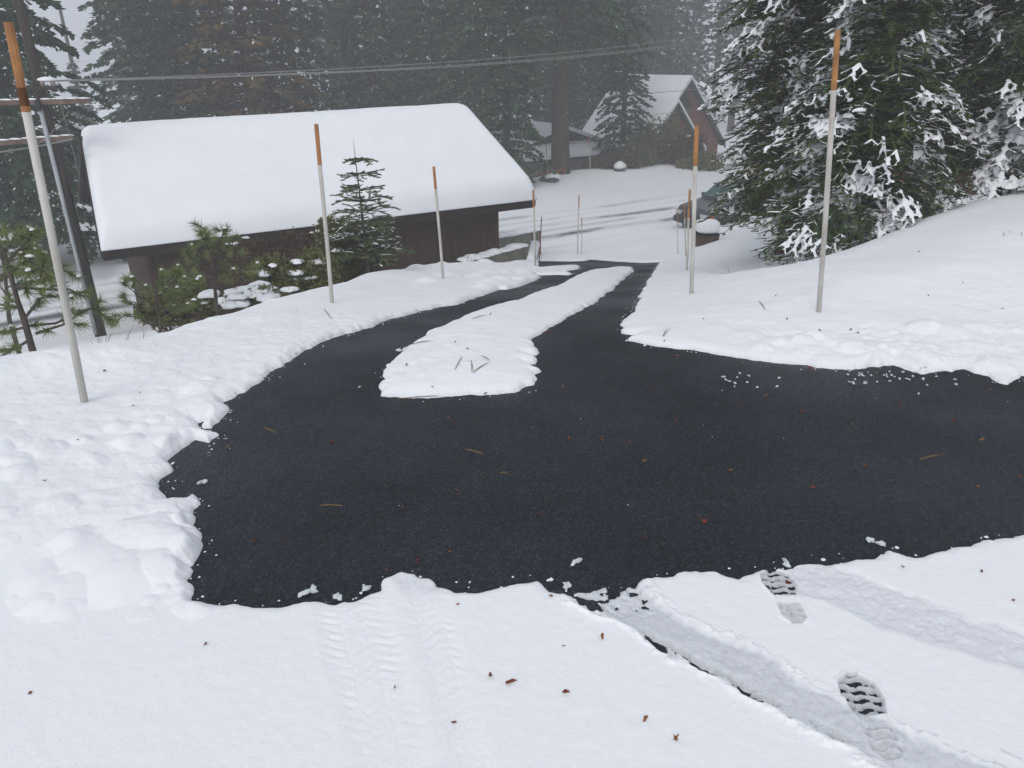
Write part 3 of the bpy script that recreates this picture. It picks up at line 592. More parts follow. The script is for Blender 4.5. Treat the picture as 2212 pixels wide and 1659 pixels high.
def trunk_mesh(H, r, seed=0, lean=0.):
    rs = np.random.RandomState(seed); m = MB(); zs = np.array([-1.2, 0, .4, 1.5, 4, 8, 14, H]); k = np.array([1.3, 1.18, 1.05, .97, .88, .74, .5, .04])
    m.tube([(lean*z+rs.randn()*.02, rs.randn()*.02, z) for z in zs], r*k, 12)
    # dead stubs
    for _ in range(14):
        z = rs.uniform(1.5, 9); a = rs.rand()*6.28; l = rs.uniform(.3, .9); c = np.array([math.cos(a), math.sin(a), -.1]); p = np.array([lean*z, 0, z]); m.tube([p+c*r*.6, p+c*(r+l)], [.025, .008], 4)
    return m
VARS = {}
def variant(key, mtn, trm, tr=.25, **kw):
    (V, Fc), (Vs, Fs) = fir_far(**kw)
    e = bpy.data.objects.new('fir_tree', None); COL.objects.link(e)
    tm = trunk_mesh(kw.get('H', 24.), tr, kw['seed']).build('trunk', M[trm], e, True)
    fastmesh('crown', V, Fc, M[mtn], e); tag(fastmesh('snow_cover', Vs, Fs, M['snowcap'], e), kind='stuff')
    VARS[key] = [e, False]
variant('A', 'fir', 'barkg', seed=1, H=23, r0=2.7, z0=1.2, dens=1.3)
variant('B', 'fir', 'barkg', seed=2, H=20, r0=2.3, z0=1.8, dens=1.2, droop=.35)
variant('C', 'fir', 'barkg', seed=3, H=25, r0=2.7, z0=4.0, dens=1.1, tr=.30, sparse=.25)
variant('S', 'fir', 'barkg', seed=4, H=26, r0=2.4, z0=5.5, dens=.9, tr=.3, sparse=.3, droop=.4)
variant('Br', 'brownfir', 'barkr', seed=5, H=19, r0=3.2, z0=.8, dens=1.9, droop=.1, whorl=.36)
variant('Ye', 'yellfir', 'barkr', seed=6, H=17, r0=2.0, z0=1.0, dens=1.4, droop=.3)
variant('K', 'fir', 'barkb', seed=8, H=34, r0=3.8, z0=6.4, dens=1.5, tr=.50, droop=.32, whorl=.5, upper=15)
variant('L', 'firg', 'barkg', seed=9, H=24, r0=2.6, z0=.9, dens=1.5, droop=.35, whorl=.5)
variant('N', 'firg', 'barkg', seed=12, H=22, r0=2.9, z0=.9, dens=4.2, droop=.3, whorl=.4, upper=9, ls=.55)
variant('T', 'firg', 'barkg', seed=10, H=9, r0=1.5, z0=.4, dens=1.2, droop=.2, whorl=.35)
def put(key, xr, yr, Y, lab, scale=1., rz=None, name='fir_tree', group='conifers beyond the garage and the street', kind=None, dz=0):
    v = VARS[key]; P = atY(xr, yr, Y)
    if v[1]: o = copy_tree(v[0])
    else: o = v[0]; v[1] = True
    o.name = name; g = float(natz(np.array([P[0]]), np.array([Y]))[0])
    o.location = (P[0], P[1], g+dz); o.rotation_euler = (0, 0, rnd.uniform(0, 6.28) if rz is None else rz)
    s = scale; o.scale = (s, s, s*rnd.uniform(.95, 1.05)); tag(o, lab, 'tree', group)
    return o
TR = [
 ('N', 18, 250, 24, 'dark fir filling the left edge behind the utility pole', 1.0),
 ('T', 170, 200, 62, 'tiny distant fir with its whole tip against the grey sky', .8),
 ('A', 290, 120, 44, 'leftmost tall fir behind the garage roof, its left side against the sky', 1.05),
 ('B', 365, 120, 41, 'dark fir second from the left behind the garage roof', 1.1),
 ('A', 425, 120, 47, 'dark fir just left of the brown tinged tree', 1.1),
 ('Br', 530, 120, 38, 'brown tinged bushy conifer behind the middle of the garage roof', 1.1),
 ('B', 628, 120, 43, 'dark fir immediately right of the brown tinged tree', 1.15),
 ('S', 713, 120, 60, 'hazy thin trunked fir right of the dark fir above the garage ridge', 1.0),
 ('Ye', 800, 120, 46, 'yellow green conifer above the right half of the garage ridge', 1.1),
 ('Ye', 745, 120, 52, 'smaller yellow green conifer left of its taller twin above the garage', .9),
 ('B', 875, 120, 54, 'hazy fir right of the yellow green conifer', 1.1),
 ('C', 940, 120, 47, 'tall fir with a pale bare lower trunk behind the right end of the garage ridge', 1.0),
 ('A', 1000, 120, 50, 'fir behind the garage roof right rake between two bare trunks', 1.0),
 ('C', 1030, 120, 44, 'fir with a thin dark trunk beyond the upper right corner of the garage roof', .95),
 ('L', 1092, 150, 38, 'drooping snow dusted fir left of the massive trunk, over the cottage', .78),
 ('K', 1211, 200, 42, 'giant conifer with a massive bare lower trunk before the beige cottage', 1.0),
 ('L', 1352, 150, 47, 'wide drooping fir between the massive trunk and the red house', .72),
 ('B', 1282, 100, 62, 'dark fir behind the massive trunk, above the cottage roof', 1.2),
 ('C', 1160, 80, 62, 'hazy tall fir behind the massive trunk on its left', 1.1),
 ('B', 1195, 80, 60, 'narrow hazy fir between the massive trunk and the cottage roof', 1.1),
 ('A', 1250, 80, 61, 'hazy fir right behind the cottage ridge, right of the massive trunk', 1.0),
 ('A', 1320, 80, 66, 'hazy fir between the cottage and the drooping fir', 1.0),
 ('A', 1395, 80, 72, 'hazy fir directly above the red house ridge', 1.1),
 ('B', 1450, 80, 80, 'faint fir behind the red house gable', 1.3),
 ('S', 1555, 80, 78, 'faintest sparse fir between the red house and the snowy tree', 1.1),
 ('S', 1600, 60, 70, 'faint fir just left of the snowy tree top', 1.0),
]
for k_, x_, y_, Y_, lab_, s_ in TR: put(k_, x_, y_, Y_, lab_, s_)
bg = [(x, Y) for x, Y in ((300, 66), (400, 70), (480, 66), (690, 84), (770, 78), (905, 72), (985, 82), (1065, 72), (1190, 78), (1250, 84), (1310, 78), (1370, 86), (1430, 92), (1490, 96), (340, 100), (560, 92), (850, 98), (1120, 96))]
wds = ('A', 'B', 'C', 'S', 'B', 'L')
for i, (x, Y) in enumerate(bg):
    put(wds[i % 6], x+rnd.uniform(-12, 12), 120, Y, 'faint haze grey fir in the far rows of forest', rnd.uniform(1., 1.35), group='far rows of forest firs')
for i, (x, Y) in enumerate(((1960, 34), (2040, 40), (2110, 30), (2190, 36), (2280, 32), (1880, 44), (1760, 48), (2230, 48), (1985, 52), (2080, 55), (-60, 30), (-150, 40))):
    if x > 0: put(wds[i % 6], x, 150, Y, 'dim fir in the woods behind the two snowy firs on the right', rnd.uniform(.9, 1.2), group='firs in the woods at the right', dz=1.2)
    else: put(wds[i % 6], x, 150, Y, 'dim fir beyond the left edge of the picture', 1., group='firs at the left edge')
# ---------------------------------------------------------------- near firs built twig by twig
def near_fir(H, z0, zmax, rfun, seed, whorl, nbr, droop, sidefun=None, twl=.34, dens=1., flat=.15, lift=.1, snowthr=.0):
    """returns segs (p0,p1,len) arrays and branch axes"""
    rs = np.random.RandomState(seed); segs = []; axes = []; rg = []; z = z0
    while z < zmax:
        r0 = rfun(z); a0 = rs.rand()*6.28; nb = max(3, int(nbr*rs.uniform(.8, 1.2)))
        for k in range(nb):
            a = a0+6.28*k/nb+rs.randn()*.22; l = r0*rs.uniform(.7, 1.1)
            if sidefun: l *= sidefun(a, z)
            if l < .12: continue
            dr = droop*rs.uniform(.6, 1.4); n = max(4, int(l/.11)); u = np.linspace(0, 1, n+1); ca, sa = math.cos(a), math.sin(a); bend = rs.randn()*.12
            ax = np.stack([ca*u*l-sa*bend*l*u*u, sa*u*l+ca*bend*l*u*u, z+lift*l*np.sin(u*3.0)-dr*l*u**1.7], 1); axes.append(ax); rg.append(len(segs))
            for i in range(1, n+1):
                f = u[i]; p = ax[i]; d = ax[i]-ax[i-1]; d /= np.linalg.norm(d)+1e-9; side = np.cross(d, [0, 0, 1.]); side /= np.linalg.norm(side)+1e-9
                segs.append((ax[i-1], p, .5))
                if f < .12: continue
                wl = twl*l*min(1., f*2.4)*(1.08-f)**.8+.05
                for sg in (-1, 1):
                    if rs.rand() > dens: continue
                    L = wl*rs.uniform(.6, 1.15); td = side*sg*.8+d*.62+np.array([0, 0, rs.uniform(-flat, flat)-.12*dr]); td /= np.linalg.norm(td)
                    m = max(1, int(L/.10)); q0 = p
                    for j in range(m):
                        q1 = q0+td*(L/m)+np.array([0, 0, -.012*j*L/m*4]); segs.append((q0, q1, 1.))
                        if m > 1 and j < m-1 or L > .14:
                            s2 = np.cross(td, [0, 0, 1.]); s2 /= np.linalg.norm(s2)+1e-9
                            for g2 in (-1, 1):
                                if rs.rand() < .85:
                                    e2 = s2*g2*.75+td*.66+np.array([0, 0, rs.uniform(-.2, .1)]); e2 /= np.linalg.norm(e2); ll = min(.13, .55*L*(1-j/(m+.5)))*rs.uniform(.6, 1.1)+.02
                                    segs.append((q1, q1+e2*ll, 1.))
                        q0 = q1
        z += whorl*rs.uniform(.7, 1.3)
    rg.append(len(segs)); return np.array([s[0] for s in segs]), np.array([s[1] for s in segs]), axes, rg
def needles(P0, P1, seed, per=9, ln=.028, wd=.0055, ribbon=.008, spread=1.):
    rs = np.random.RandomState(seed); n = len(P0); D = P1-P0; L = np.linalg.norm(D, axis=1)[:, None]+1e-9; d = D/L
    s = np.cross(d, [0, 0, 1.]); s /= np.linalg.norm(s, axis=1)[:, None]+1e-9; w = np.cross(s, d)
    V = []; 
    for k in range(per):
        f = (k+rs.rand(n, 1))/per; sg = 1 if k % 2 else -1; up = rs.uniform(-.35, .6, (n, 1)); b = P0+D*f
        nd = d*.55+s*sg*spread*rs.uniform(.6, 1.1, (n, 1))+w*up; nd /= np.linalg.norm(nd, axis=1)[:, None]
        e = b+nd*ln*rs.uniform(.7, 1.2, (n, 1)); V.append(np.stack([b-d*wd, b+d*wd, e], 1))
    Vn = np.stack(V, 1).reshape(-1, 3)
    Fn = np.arange(len(Vn)).reshape(-1, 3)
    Vr = np.stack([P0-s*ribbon*.5, P0+s*ribbon*.5, P1+s*ribbon*.25, P0-s*ribbon*.5, P1+s*ribbon*.25, P1-s*ribbon*.25], 1).reshape(-1, 3)
    Vr2 = np.stack([P0-w*ribbon*.45, P0+w*ribbon*.3, P1+w*ribbon*.1, P0-w*ribbon*.45, P1+w*ribbon*.1, P1-w*ribbon*.3], 1).reshape(-1, 3); Vr = np.vstack([Vr, Vr2])
    return np.vstack([Vn, Vr]), np.vstack([Fn, np.arange(len(Vr)).reshape(-1, 3)+len(Vn)])
_dm = []
for _j, (_r, _h) in enumerate(((1.08, -.25), (1., .25), (.72, .72), (.3, .97))):
    for _i in range(7): _dm.append((_r*math.cos(6.2832*(_i+.5*(_j % 2))/7), _r*math.sin(6.2832*(_i+.5*(_j % 2))/7), _h))
_dm = np.array(_dm); _df = np.array([(j*7+i, j*7+(i+1) % 7, (j+1)*7+(i+1) % 7, (j+1)*7+i) for j in range(3) for i in range(7)])
def snow_on(P0, P1, seed, keep, wd=.020, ht=.018):
    """soft overlapping mounds lying along the twigs"""
    rs = np.random.RandomState(seed); P0 = P0[keep]; P1 = P1[keep]; n = len(P0); D = P1-P0; L = np.linalg.norm(D, axis=1)[:, None]+1e-9; d = D/L
    s = np.cross(d, [0, 0, 1.]); s /= np.linalg.norm(s, axis=1)[:, None]+1e-9
    w = wd*rs.uniform(.5, 1.5, (n, 1)); h = ht*rs.uniform(.5, 1.6, (n, 1)); la = L*.5+w*.6; c = (P0+P1)/2+np.array([0, 0, .006])+rs.randn(n, 3)*.004; d[:, 2] *= .6
    V = c[:, None]+d[:, None]*(_dm[None, :, 0:1]*la[:, None])+s[:, None]*(_dm[None, :, 1:2]*w[:, None])+np.array([0, 0, 1.])[None, None]*(_dm[None, :, 2:3]*h[:, None])
    V = V+rs.randn(*V.shape)*.0022
    Fq = (np.arange(n)[:, None, None]*len(_dm)+_df[None]).reshape(-1, 4)
    return V.reshape(-1, 3), Fq
def n3(P, s, o): return vn(P[:, 0]/s+o, P[:, 1]/s+P[:, 2]/s*.9+o*2)*.6+vn(P[:, 2]/s*1.3+o, P[:, 0]/s-P[:, 1]/s+o)*.4
def snow_patches(P0, P1, rg, seed, thr, flat, mid, R):
    """one continuous sagging sheet of snow per branch: height field over the spray, fingers where the twigs reach out"""
    nzv = n3(mid, .36, seed)+.35*(n3(mid, .12, seed+3)-.5); Vs = []; Fs = []; k0 = 0; cell = .0165
    for a, b in zip(rg[:-1], rg[1:]):
        w = np.clip((nzv[a:b]-thr+.02)/.09, 0, 1)*(flat[a:b] < .7)
        if (w > .05).sum() < 3: continue
        A = P0[a:b][w > .05]; B = P1[a:b][w > .05]; r = R*(.45+.55*w[w > .05])
        lo = np.minimum(A, B).min(0)[:2]-R*1.5; hi = np.maximum(A, B).max(0)[:2]+R*1.5; nx, ny = ((hi-lo)/cell).astype(int)+2
        gx, gy = np.meshgrid(lo[0]+np.arange(nx)*cell, lo[1]+np.arange(ny)*cell, indexing='ij'); G = np.stack([gx.ravel(), gy.ravel()], 1)
        ab = (B-A)[:, :2]; L = (ab**2).sum(1)+1e-9; t = np.clip(((G[:, None, 0]-A[None, :, 0])*ab[None, :, 0]+(G[:, None, 1]-A[None, :, 1])*ab[None, :, 1])/L, 0, 1)
        dx = G[:, None, 0]-A[None, :, 0]-t*ab[:, 0]; dy = G[:, None, 1]-A[None, :, 1]-t*ab[:, 1]
        e = np.exp(-1.6*(dx*dx+dy*dy)/(r*r)); f = e.sum(1); z = (e*(A[None, :, 2]+t*(B-A)[None, :, 2])).sum(1)/(f+1e-9)
        f = f*(1+.35*fbm(G[:, 0], G[:, 1], .04, 2, seed+a*.01)); keep = f > .33
        h = .85*R*np.sqrt(np.clip(f-.33, 0, 2.2))*(1+.35*fbm(G[:, 0], G[:, 1], .07, 2, a*.3))
        keep = keep.reshape(nx, ny); I = np.arange(nx*ny).reshape(nx, ny); q = keep[:-1, :-1] & keep[1:, :-1] & keep[1:, 1:] & keep[:-1, 1:]
        F4 = np.stack([I[:-1, :-1][q], I[1:, :-1][q], I[1:, 1:][q], I[:-1, 1:][q]], 1)
        if not len(F4): continue
        u, inv = np.unique(F4, return_inverse=True); V = np.stack([G[u, 0], G[u, 1], z[u]+h[u]*.8-.002], 1); Vs.append(V); Fs.append(inv.reshape(F4.shape)+k0); k0 += len(V)
    return np.vstack(Vs), np.vstack(Fs)
def build_near(e, segs, mt, barkm, seed, tr, H, thr=.55, per=9, ln=.028, blobs=(), wd=.0055, ribbon=.008, swd=.020, lean=0., spread=1.):
    P0, P1, axes, rg = segs
    V, Fc = needles(P0, P1, seed, per, ln, wd, ribbon, spread); fastmesh('crown', V, Fc, M[mt], e)
    m = MB(); zz = np.linspace(-.6, H, 12); m.tube([(lean*z, 0, z) for z in zz], [tr*(1.15 if z < .3 else 1)*(1-.93*max(z, 0)/H) for z in zz], 12)
    tk = m.build('trunk', M[barkm], e, True)
    m = MB()
    for a in axes:
        k = max(2, len(a)//3); idx = np.unique(np.linspace(0, len(a)-1, k+1).astype(int)); l = np.linalg.norm(a[-1]-a[0]); m.tube(a[idx], np.linspace(.006+.009*l, .002, len(idx)), 4, False)
    m.build('branches', M[barkm], e)
    mid = (P0+P1)/2; rr = np.hypot(mid[:, 0], mid[:, 1])
    D = P1-P0; flat = np.abs(D[:, 2])/(np.linalg.norm(D, axis=1)+1e-9)
    keep = (n3(mid, .33, seed) > thr) & (flat < .55)
    # only twigs open to the sky: bin by plan cell, keep the upper ones
    Vs, Fs = snow_patches(P0, P1, rg, seed, thr, flat, mid, swd*1.22)
    rs0 = np.random.RandomState(seed+9); k2 = (~keep) & (rs0.rand(len(P0)) < .22) & (flat < .8) & (n3(mid, .33, seed) > thr-.17)
    V2, F2 = snow_on(P0, P1, seed+2, k2, .007, .005); Fs = np.vstack([Fs, F2+len(Vs)]); Vs = np.vstack([Vs, V2])
    nodes = P0[keep]
    m2 = MB(); m2.v.append(Vs); m2.n = len(Vs); m2.f = [tuple(q) for q in Fs.tolist()]
    rs = np.random.RandomState(seed+5); tips = [a for a in axes if np.linalg.norm(a[-1]-a[0]) > .3]
    for k in range(int(blobs)):
        if not len(nodes): break
        p = nodes[rs.randint(len(nodes))]; r = rs.uniform(.02, .045)*(1.6 if k % 12 == 0 else 1); m2.blob(p+np.array([0, 0, .005]), r*rs.uniform(1, 1.5), r*rs.uniform(.8, 1.2), r*.7, rs.randint(9999), 10, 6, .35, .35)
    tag(m2.build('snow_cover', M['snowcap'], e, True), kind='stuff')
def main_fir():
    P = atY(1850, 528, 9.3); g = gz(P[0], P[1])
    e = empty('fir_tree', (P[0], P[1], g-.15), 'large snow laden fir on the right bank, nearest fir, its trunk base clear of branches', 'tree', 'near conifers on the right bank')
    def side(a, z):      # longer towards the left of the picture and low down
        return .86+.2*max(0, math.cos(a-math.pi*1.05))
    sg = near_fir(7.5, .32, 4.0, lambda z: 1.42-.19*z if z > .5 else 1.2, 21, .12, 9, .36, side, dens=1., twl=.36, flat=.28)
    build_near(e, sg, 'firn', 'barkg', 31, .105, 7.6, thr=.572, per=14, blobs=110, lean=.02, ribbon=.015, ln=.032, wd=.0055, swd=.027)
    (V, Fc), _ = fir_far(77, H=7.6, z0=3.9, r0=.85, whorl=.3, dens=1.2, upper=0)
    fastmesh('crown', V, Fc, M['firn'], e)
    return e, P
MF, MFP = main_fir()
def cedar_tree():
    Y = MFP[1]+2.6; P = atY(1712, 440, Y); g = gz(P[0], P[1])
    e = empty('cedar_tree', (P[0], P[1], g-.1), 'bushy snow dusted cedar with a reddish trunk left of the large fir', 'tree', 'near conifers on the right bank')
    def side(a, z): return .85+.15*max(0, math.cos(a-math.pi*.98))
    sg = near_fir(9, .95, 5.0, lambda z: 1.34+.06*math.sin(z*5), 45, .12, 9, .35, side, dens=.95, twl=.34, flat=.3, lift=.05)
    build_near(e, sg, 'cedar', 'barkr', 47, .16, 9.2, thr=.59, per=12, ln=.042, wd=.008, ribbon=.02, blobs=80, swd=.026)
    (V, Fc), _ = fir_far(78, H=9.2, z0=4.9, r0=1.2, whorl=.3, dens=1.2, upper=0)
    fastmesh('crown', V, Fc, M['cedar'], e)
cedar_tree()
def right_firs():
    P = atY(2195, 300, 9.8); g = gz(P[0], P[1])
    e = empty('fir_tree', (P[0], P[1], g-.1), 'snow laden fir cut by the right edge of the picture', 'tree', 'near conifers on the right bank')
    sg = near_fir(8, .5, 4.4, lambda z: 1.5-.12*z, 61, .13, 9, .35, lambda a, z: .85+.2*max(0, math.cos(a-math.pi)), twl=.34)
    build_near(e, sg, 'firn', 'barkr', 63, .13, 8.5, thr=.625, per=14, blobs=80, ribbon=.015, ln=.032, wd=.0055, swd=.027)
    (V, Fc), _ = fir_far(79, H=8.5, z0=4.5, r0=1.0, whorl=.3, dens=1.2, upper=0); fastmesh('crown', V, Fc, M['firn'], e)
    P = atY(2045, 250, 13.2); g = gz(P[0], P[1])
    e = empty('fir_tree', (P[0], P[1], g-.1), 'fir with a slim bare grey lower trunk between the two snow laden firs', 'tree', 'near conifers on the right bank')
    sg = near_fir(8, 2.5, 6.0, lambda z: 1.7-.1*z, 71, .17, 8, .35, None, twl=.34, dens=.9)
    build_near(e, sg, 'firn', 'barkg', 73, .085, 9.5, thr=.60, per=7, blobs=30, ribbon=.03, ln=.035, wd=.01)
    (V, Fc), _ = fir_far(80, H=9.5, z0=5.9, r0=.9, whorl=.3, dens=1.2, upper=0); fastmesh('crown', V, Fc, M['firn'], e)
    P = atY(2160, 80, 20.); g = gz(P[0], P[1])
    e = empty('conifer_trunk', (P[0], P[1], g-.1), 'thick dark red conifer trunk behind the fir at the right edge', 'tree', 'near conifers on the right bank')
    trunk_mesh(18, .27, 5).build('trunk', M['barkr'], e, True)
    (V, Fc), _ = fir_far(81, H=18, z0=2.4, r0=2.0, whorl=.5, dens=1.2, upper=8); fastmesh('crown', V, Fc, M['fir'], e)
right_firs()
def small_fir():
    B = atY(797, 590, 11.2); Tp = atY(763, 302, 11.2); g = gz(B[0], B[1]); B[2] = min(B[2], g)
    e = empty('fir_sapling', B, 'small open fir with tiered branches before the garage wall', 'tree'); H = Tp[2]-B[2]; O = B
    sg = near_fir(H, .35, H-.06, lambda z: .74*(1-z/H)**.62+.04, 91, .205, 6, .03, None, twl=.48, dens=1., flat=.16, lift=.12)
    build_near(e, sg, 'firs', 'twigd', 93, .028, H, thr=.62, per=12, ln=.03, wd=.009, ribbon=.03, blobs=4, swd=.014, lean=(Tp[0]-B[0])/H)
small_fir()
# ---------------------------------------------------------------- young pines with long needles
def tuft(m, p, d, rs, n=55, ln=.12, wd=.0055):
    d = d/np.linalg.norm(d); a = np.cross(d, [0, 0, 1.]); a /= np.linalg.norm(a)+1e-9; b = np.cross(a, d)
    th = rs.rand(n)*6.28; k = rs.uniform(.25, 1.15, n); back = rs.rand(n)*.10
    nd = d[None]*np.cos(k)[:, None]+(a[None]*np.cos(th)[:, None]+b[None]*np.sin(th)[:, None])*np.sin(k)[:, None]
    b0 = p-d*back[:, None]; e = b0+nd*(ln*rs.uniform(.7, 1.15, n))[:, None]; e[:, 2] -= .012; s = np.cross(nd, rs.randn(n, 3)); s /= np.linalg.norm(s, axis=1)[:, None]
    m.append(np.stack([b0-s*wd*.6, b0+s*wd*.6, e], 1).reshape(-1, 3))
def pine(base, top, Y, lab, brs, seed, tr=.03, ln=.12, name='pine_sapling', snow=10, n=55, extra=None, mt='pine'):
    rs = np.random.RandomState(seed); B = atY(*base, Y); g = gz(B[0], B[1])
    if B[2] > g: B[2] = B[2]
    e = empty(name, (B[0], B[1], min(B[2], g)), lab, 'tree', 'young pines below the left bank'); O = np.array(e.location)
    pts = [O-O+np.array([0, 0, -.2])]+[atY(a, b, Y)-O for a, b in [base]+list(top)]
    m = MB(); m.tube(pts, np.linspace(tr, tr*.4, len(pts)), 8); m.build('trunk', M['twigd'], e, True)
    mb = MB(); T_ = []; sb = MB(); sn = 0
    for br in brs:
        dy = rs.uniform(-.5, .5); L = len(br); q = [atY(a, b, Y+dy*i/(L-1))-O for i, (a, b) in enumerate(br)]
        mb.tube(q, np.linspace(tr*.38, tr*.16, L), 5, False)
        q = np.array(q); tl = [(q[-1], q[-1]-q[-2])]
        for i in range(1, L):
            seg = q[i]-q[i-1]
            for f in np.arange(.35 if i == 1 else .1, 1, .13/max(.13, np.linalg.norm(seg))):
                if rs.rand() < .75:
                    sd = np.cross(seg, [0, 0, 1.])*rs.choice([-1, 1]); sd = sd/(np.linalg.norm(sd)+1e-9); dd = seg/np.linalg.norm(seg)*.6+sd*.7+np.array([0, 0, rs.uniform(-.1, .5)]); p = q[i-1]+seg*f; l = rs.uniform(.05, .16)
                    mb.tube([p, p+dd*l], [tr*.13, tr*.1], 4, False); tl.append((p+dd*l, dd))
        for p, d in tl:
            tuft(T_, p, d, rs, int(n*1.5), ln)
            if rs.rand() < snow/30.: sb.blob(p+np.array([0, 0, .012]), rs.uniform(.015, .035), rs.uniform(.015, .03), .018, rs.randint(999), 8, 5, .3, .3); sn += 1
    tuft(T_, pts[-1], np.array([0, 0, 1.]), rs, n, ln)
    mb.build('branches', M['twigd'], e)
    V = np.vstack(T_); fastmesh('needles', V, np.arange(len(V)).reshape(-1, 3), M[mt], e)
    if sn: tag(sb.build('snow_cover', M['snowcap'], e, True), kind='stuff')
pine((84, 806), [(52, 690), (38, 650), (8, 540)], 5.8, 'crooked young pine with bare lower trunk at the left edge', [
 [(52, 690), (90, 640), (88, 600), (95, 560)], [(50, 705), (120, 698), (200, 665), (235, 690)], [(62, 705), (0, 720), (-40, 735)], [(45, 665), (10, 660), (-30, 650)],
 [(20, 590), (60, 560), (110, 600)], [(78, 720), (140, 700), (185, 700)], [(62, 735), (20, 760), (-30, 790)], [(20, 560), (60, 520), (70, 500)], [(30, 620), (100, 625), (150, 625), (180, 640)], [(8, 540), (-20, 500)], [(20, 590), (-20, 600)], [(85, 610), (130, 580), (170, 600)], [(85, 640), (120, 640), (190, 630)]], 3, .035, .11, snow=9, n=42)
pine((346, 722), [(345, 690), (338, 640), (335, 610)], 8.4, 'multi branched young pine in front of the garage left corner', [
 [(346, 700), (310, 690), (270, 680), (245, 700)], [(343, 680), (390, 640), (410, 610)], [(340, 660), (300, 640), (265, 610)], [(338, 650), (370, 610), (390, 590)], [(340, 650), (300, 610), (285, 600)], [(346, 690), (390, 665), (420, 650)], [(343, 670), (290, 660), (262, 640)], [(338, 640), (345, 600), (350, 585)], [(345, 660), (385, 620), (430, 600)]], 5, .025, .12, snow=9, n=50)
pine((468, 664), [(462, 600), (456, 560), (452, 530)], 9.2, 'straight young pine with upright tufted top before the garage wall', [
 [(462, 590), (420, 560), (400, 545)], [(460, 580), (500, 560), (525, 545)], [(456, 550), (440, 520), (432, 500)], [(456, 550), (480, 510), (485, 495)], [(462, 610), (500, 595), (540, 580)], [(462, 600), (415, 590), (385, 575)], [(455, 560), (500, 530), (510, 510)], [(454, 540), (446, 510), (440, 492)], [(460, 570), (425, 545), (415, 530)]], 7, .03, .13, snow=7, n=60)
pine((20, 690), [(15, 640), (10, 580), (0, 540)], 8.5, 'dense green pine bush behind the crooked pine at the left edge', [
 [(15, 600), (60, 580), (90, 560)], [(10, 580), (40, 540), (60, 520)], [(10, 580), (-30, 560)], [(5, 560), (30, 510), (45, 490)], [(15, 620), (70, 610), (110, 600)], [(5, 550), (-10, 500)], [(10, 600), (50, 560), (95, 580)], [(15, 640), (-10, 600)], [(5, 560), (40, 560), (75, 540)], [(10, 570), (60, 550), (120, 590)]], 9, .03, .12, snow=16, n=60)
# ---------------------------------------------------------------- shrubs
def leafcloud(c, r, n, rs, sz=.02):
    """small leaf quads gathered in clumps inside an ellipsoid"""
    k = max(4, n//70); cc = rs.randn(k, 3); cc /= np.linalg.norm(cc, axis=1)[:, None]; cc *= rs.rand(k, 1)**.4; idx = rs.randint(k, size=n)
    p = cc[idx]*.95+rs.randn(n, 3)*.16; P = np.array(c)+p*np.array(r)
    a = rs.randn(n, 3); a /= np.linalg.norm(a, axis=1)[:, None]; b = np.cross(a, rs.randn(n, 3)); b /= np.linalg.norm(b, axis=1)[:, None]; s = (sz*rs.uniform(.6, 1.4, n))[:, None]
    V = np.stack([P-a*s, P+b*s*.5, P+a*s, P-b*s*.5], 1).reshape(-1, 3); return V, np.arange(len(V)).reshape(-1, 4), np.array(c)+cc*np.array(r)
def shrub(name, P, parts, lab, seed, mt='leafy', n=1500, sz=.02, snow=6, sr=.08, group=None, stems=14, twm='twig'):
    rs = np.random.RandomState(seed); e = empty(name, P, lab, 'shrub', group); Vs = []; Fs = []; k = 0; mb = MB(); sb = MB()
    for (c, r) in parts:
        V, Fq, cc = leafcloud(c, r, int(n*1.7), rs, sz*1.35); Vs.append(V); Fs.append(Fq+k); k += len(V)
        for i in range(stems):
            q = cc[rs.randint(len(cc))]; b = np.array([c[0]*.6+rs.randn()*.05, c[1]*.6+rs.randn()*.05, -.1]); md = (b+q)/2+rs.randn(3)*.05; mb.tube([b, md, q], [.012, .008, .003], 4, False)
        for i in range(snow):
            q = cc[rs.randint(len(cc))]; s = sr*rs.uniform(.3, 1.0); sb.blob(q+np.array([0, 0, r[2]*.15]), s*1.3, s*1.1, s*.5, rs.randint(9999), 12, 6, .4, .5)
    fastmesh('foliage', np.vstack(Vs), np.vstack(Fs), M[mt], e); mb.build('stems', M[twm], e)
    if snow: tag(sb.build('snow_cover', M['snowcap'], e, True), kind='stuff')
    return e
P = atY(600, 600, 10.2)
shrub('evergreen_shrub', (P[0], P[1], P[2]-.35), [((0, 0, .35), (.42, .3, .28)), ((.45, .15, .38), (.35, .3, .3))], 'leafy olive shrub holding round snow pads beside the garage wall, left of the stake', 11, snow=7, sr=.11, n=1900)
P = atY(760, 560, 11.6)
shrub('evergreen_shrub', (P[0], P[1], P[2]-.4), [((0, 0, .4), (.5, .3, .4)), ((.3, 0, .68), (.32, .25, .32)), ((-.2, -.1, .85), (.26, .2, .24))], 'yellowish green shrub around the foot of the small tiered fir', 12, snow=5, sr=.10, n=1900)
P = atY(690, 570, 10.9)
shrub('evergreen_shrub', (P[0], P[1], P[2]-.4), [((0, 0, .35), (.34, .3, .3))], 'low leafy shrub just behind the stake left of the small fir', 13, snow=5, sr=.1, n=1800)
P = atY(545, 560, 12.2)
shrub('brown_shrub', (P[0], P[1], P[2]-.6), [((0, 0, .55), (.55, .3, .5)), ((.7, .3, .6), (.4, .25, .4))], 'sparse brown shrub against the garage wall between the pine and the stake', 14, mt='leafb', snow=3, sr=.06, n=650)
P = atY(400, 640, 9.8)
shrub('evergreen_shrub', (P[0], P[1], P[2]-.5), [((0, 0, .45), (.4, .3, .38)), ((-.35, -.2, .4), (.25, .2, .25))], 'olive shrub between the two young pines in front of the garage', 15, snow=4, sr=.06, n=1500)
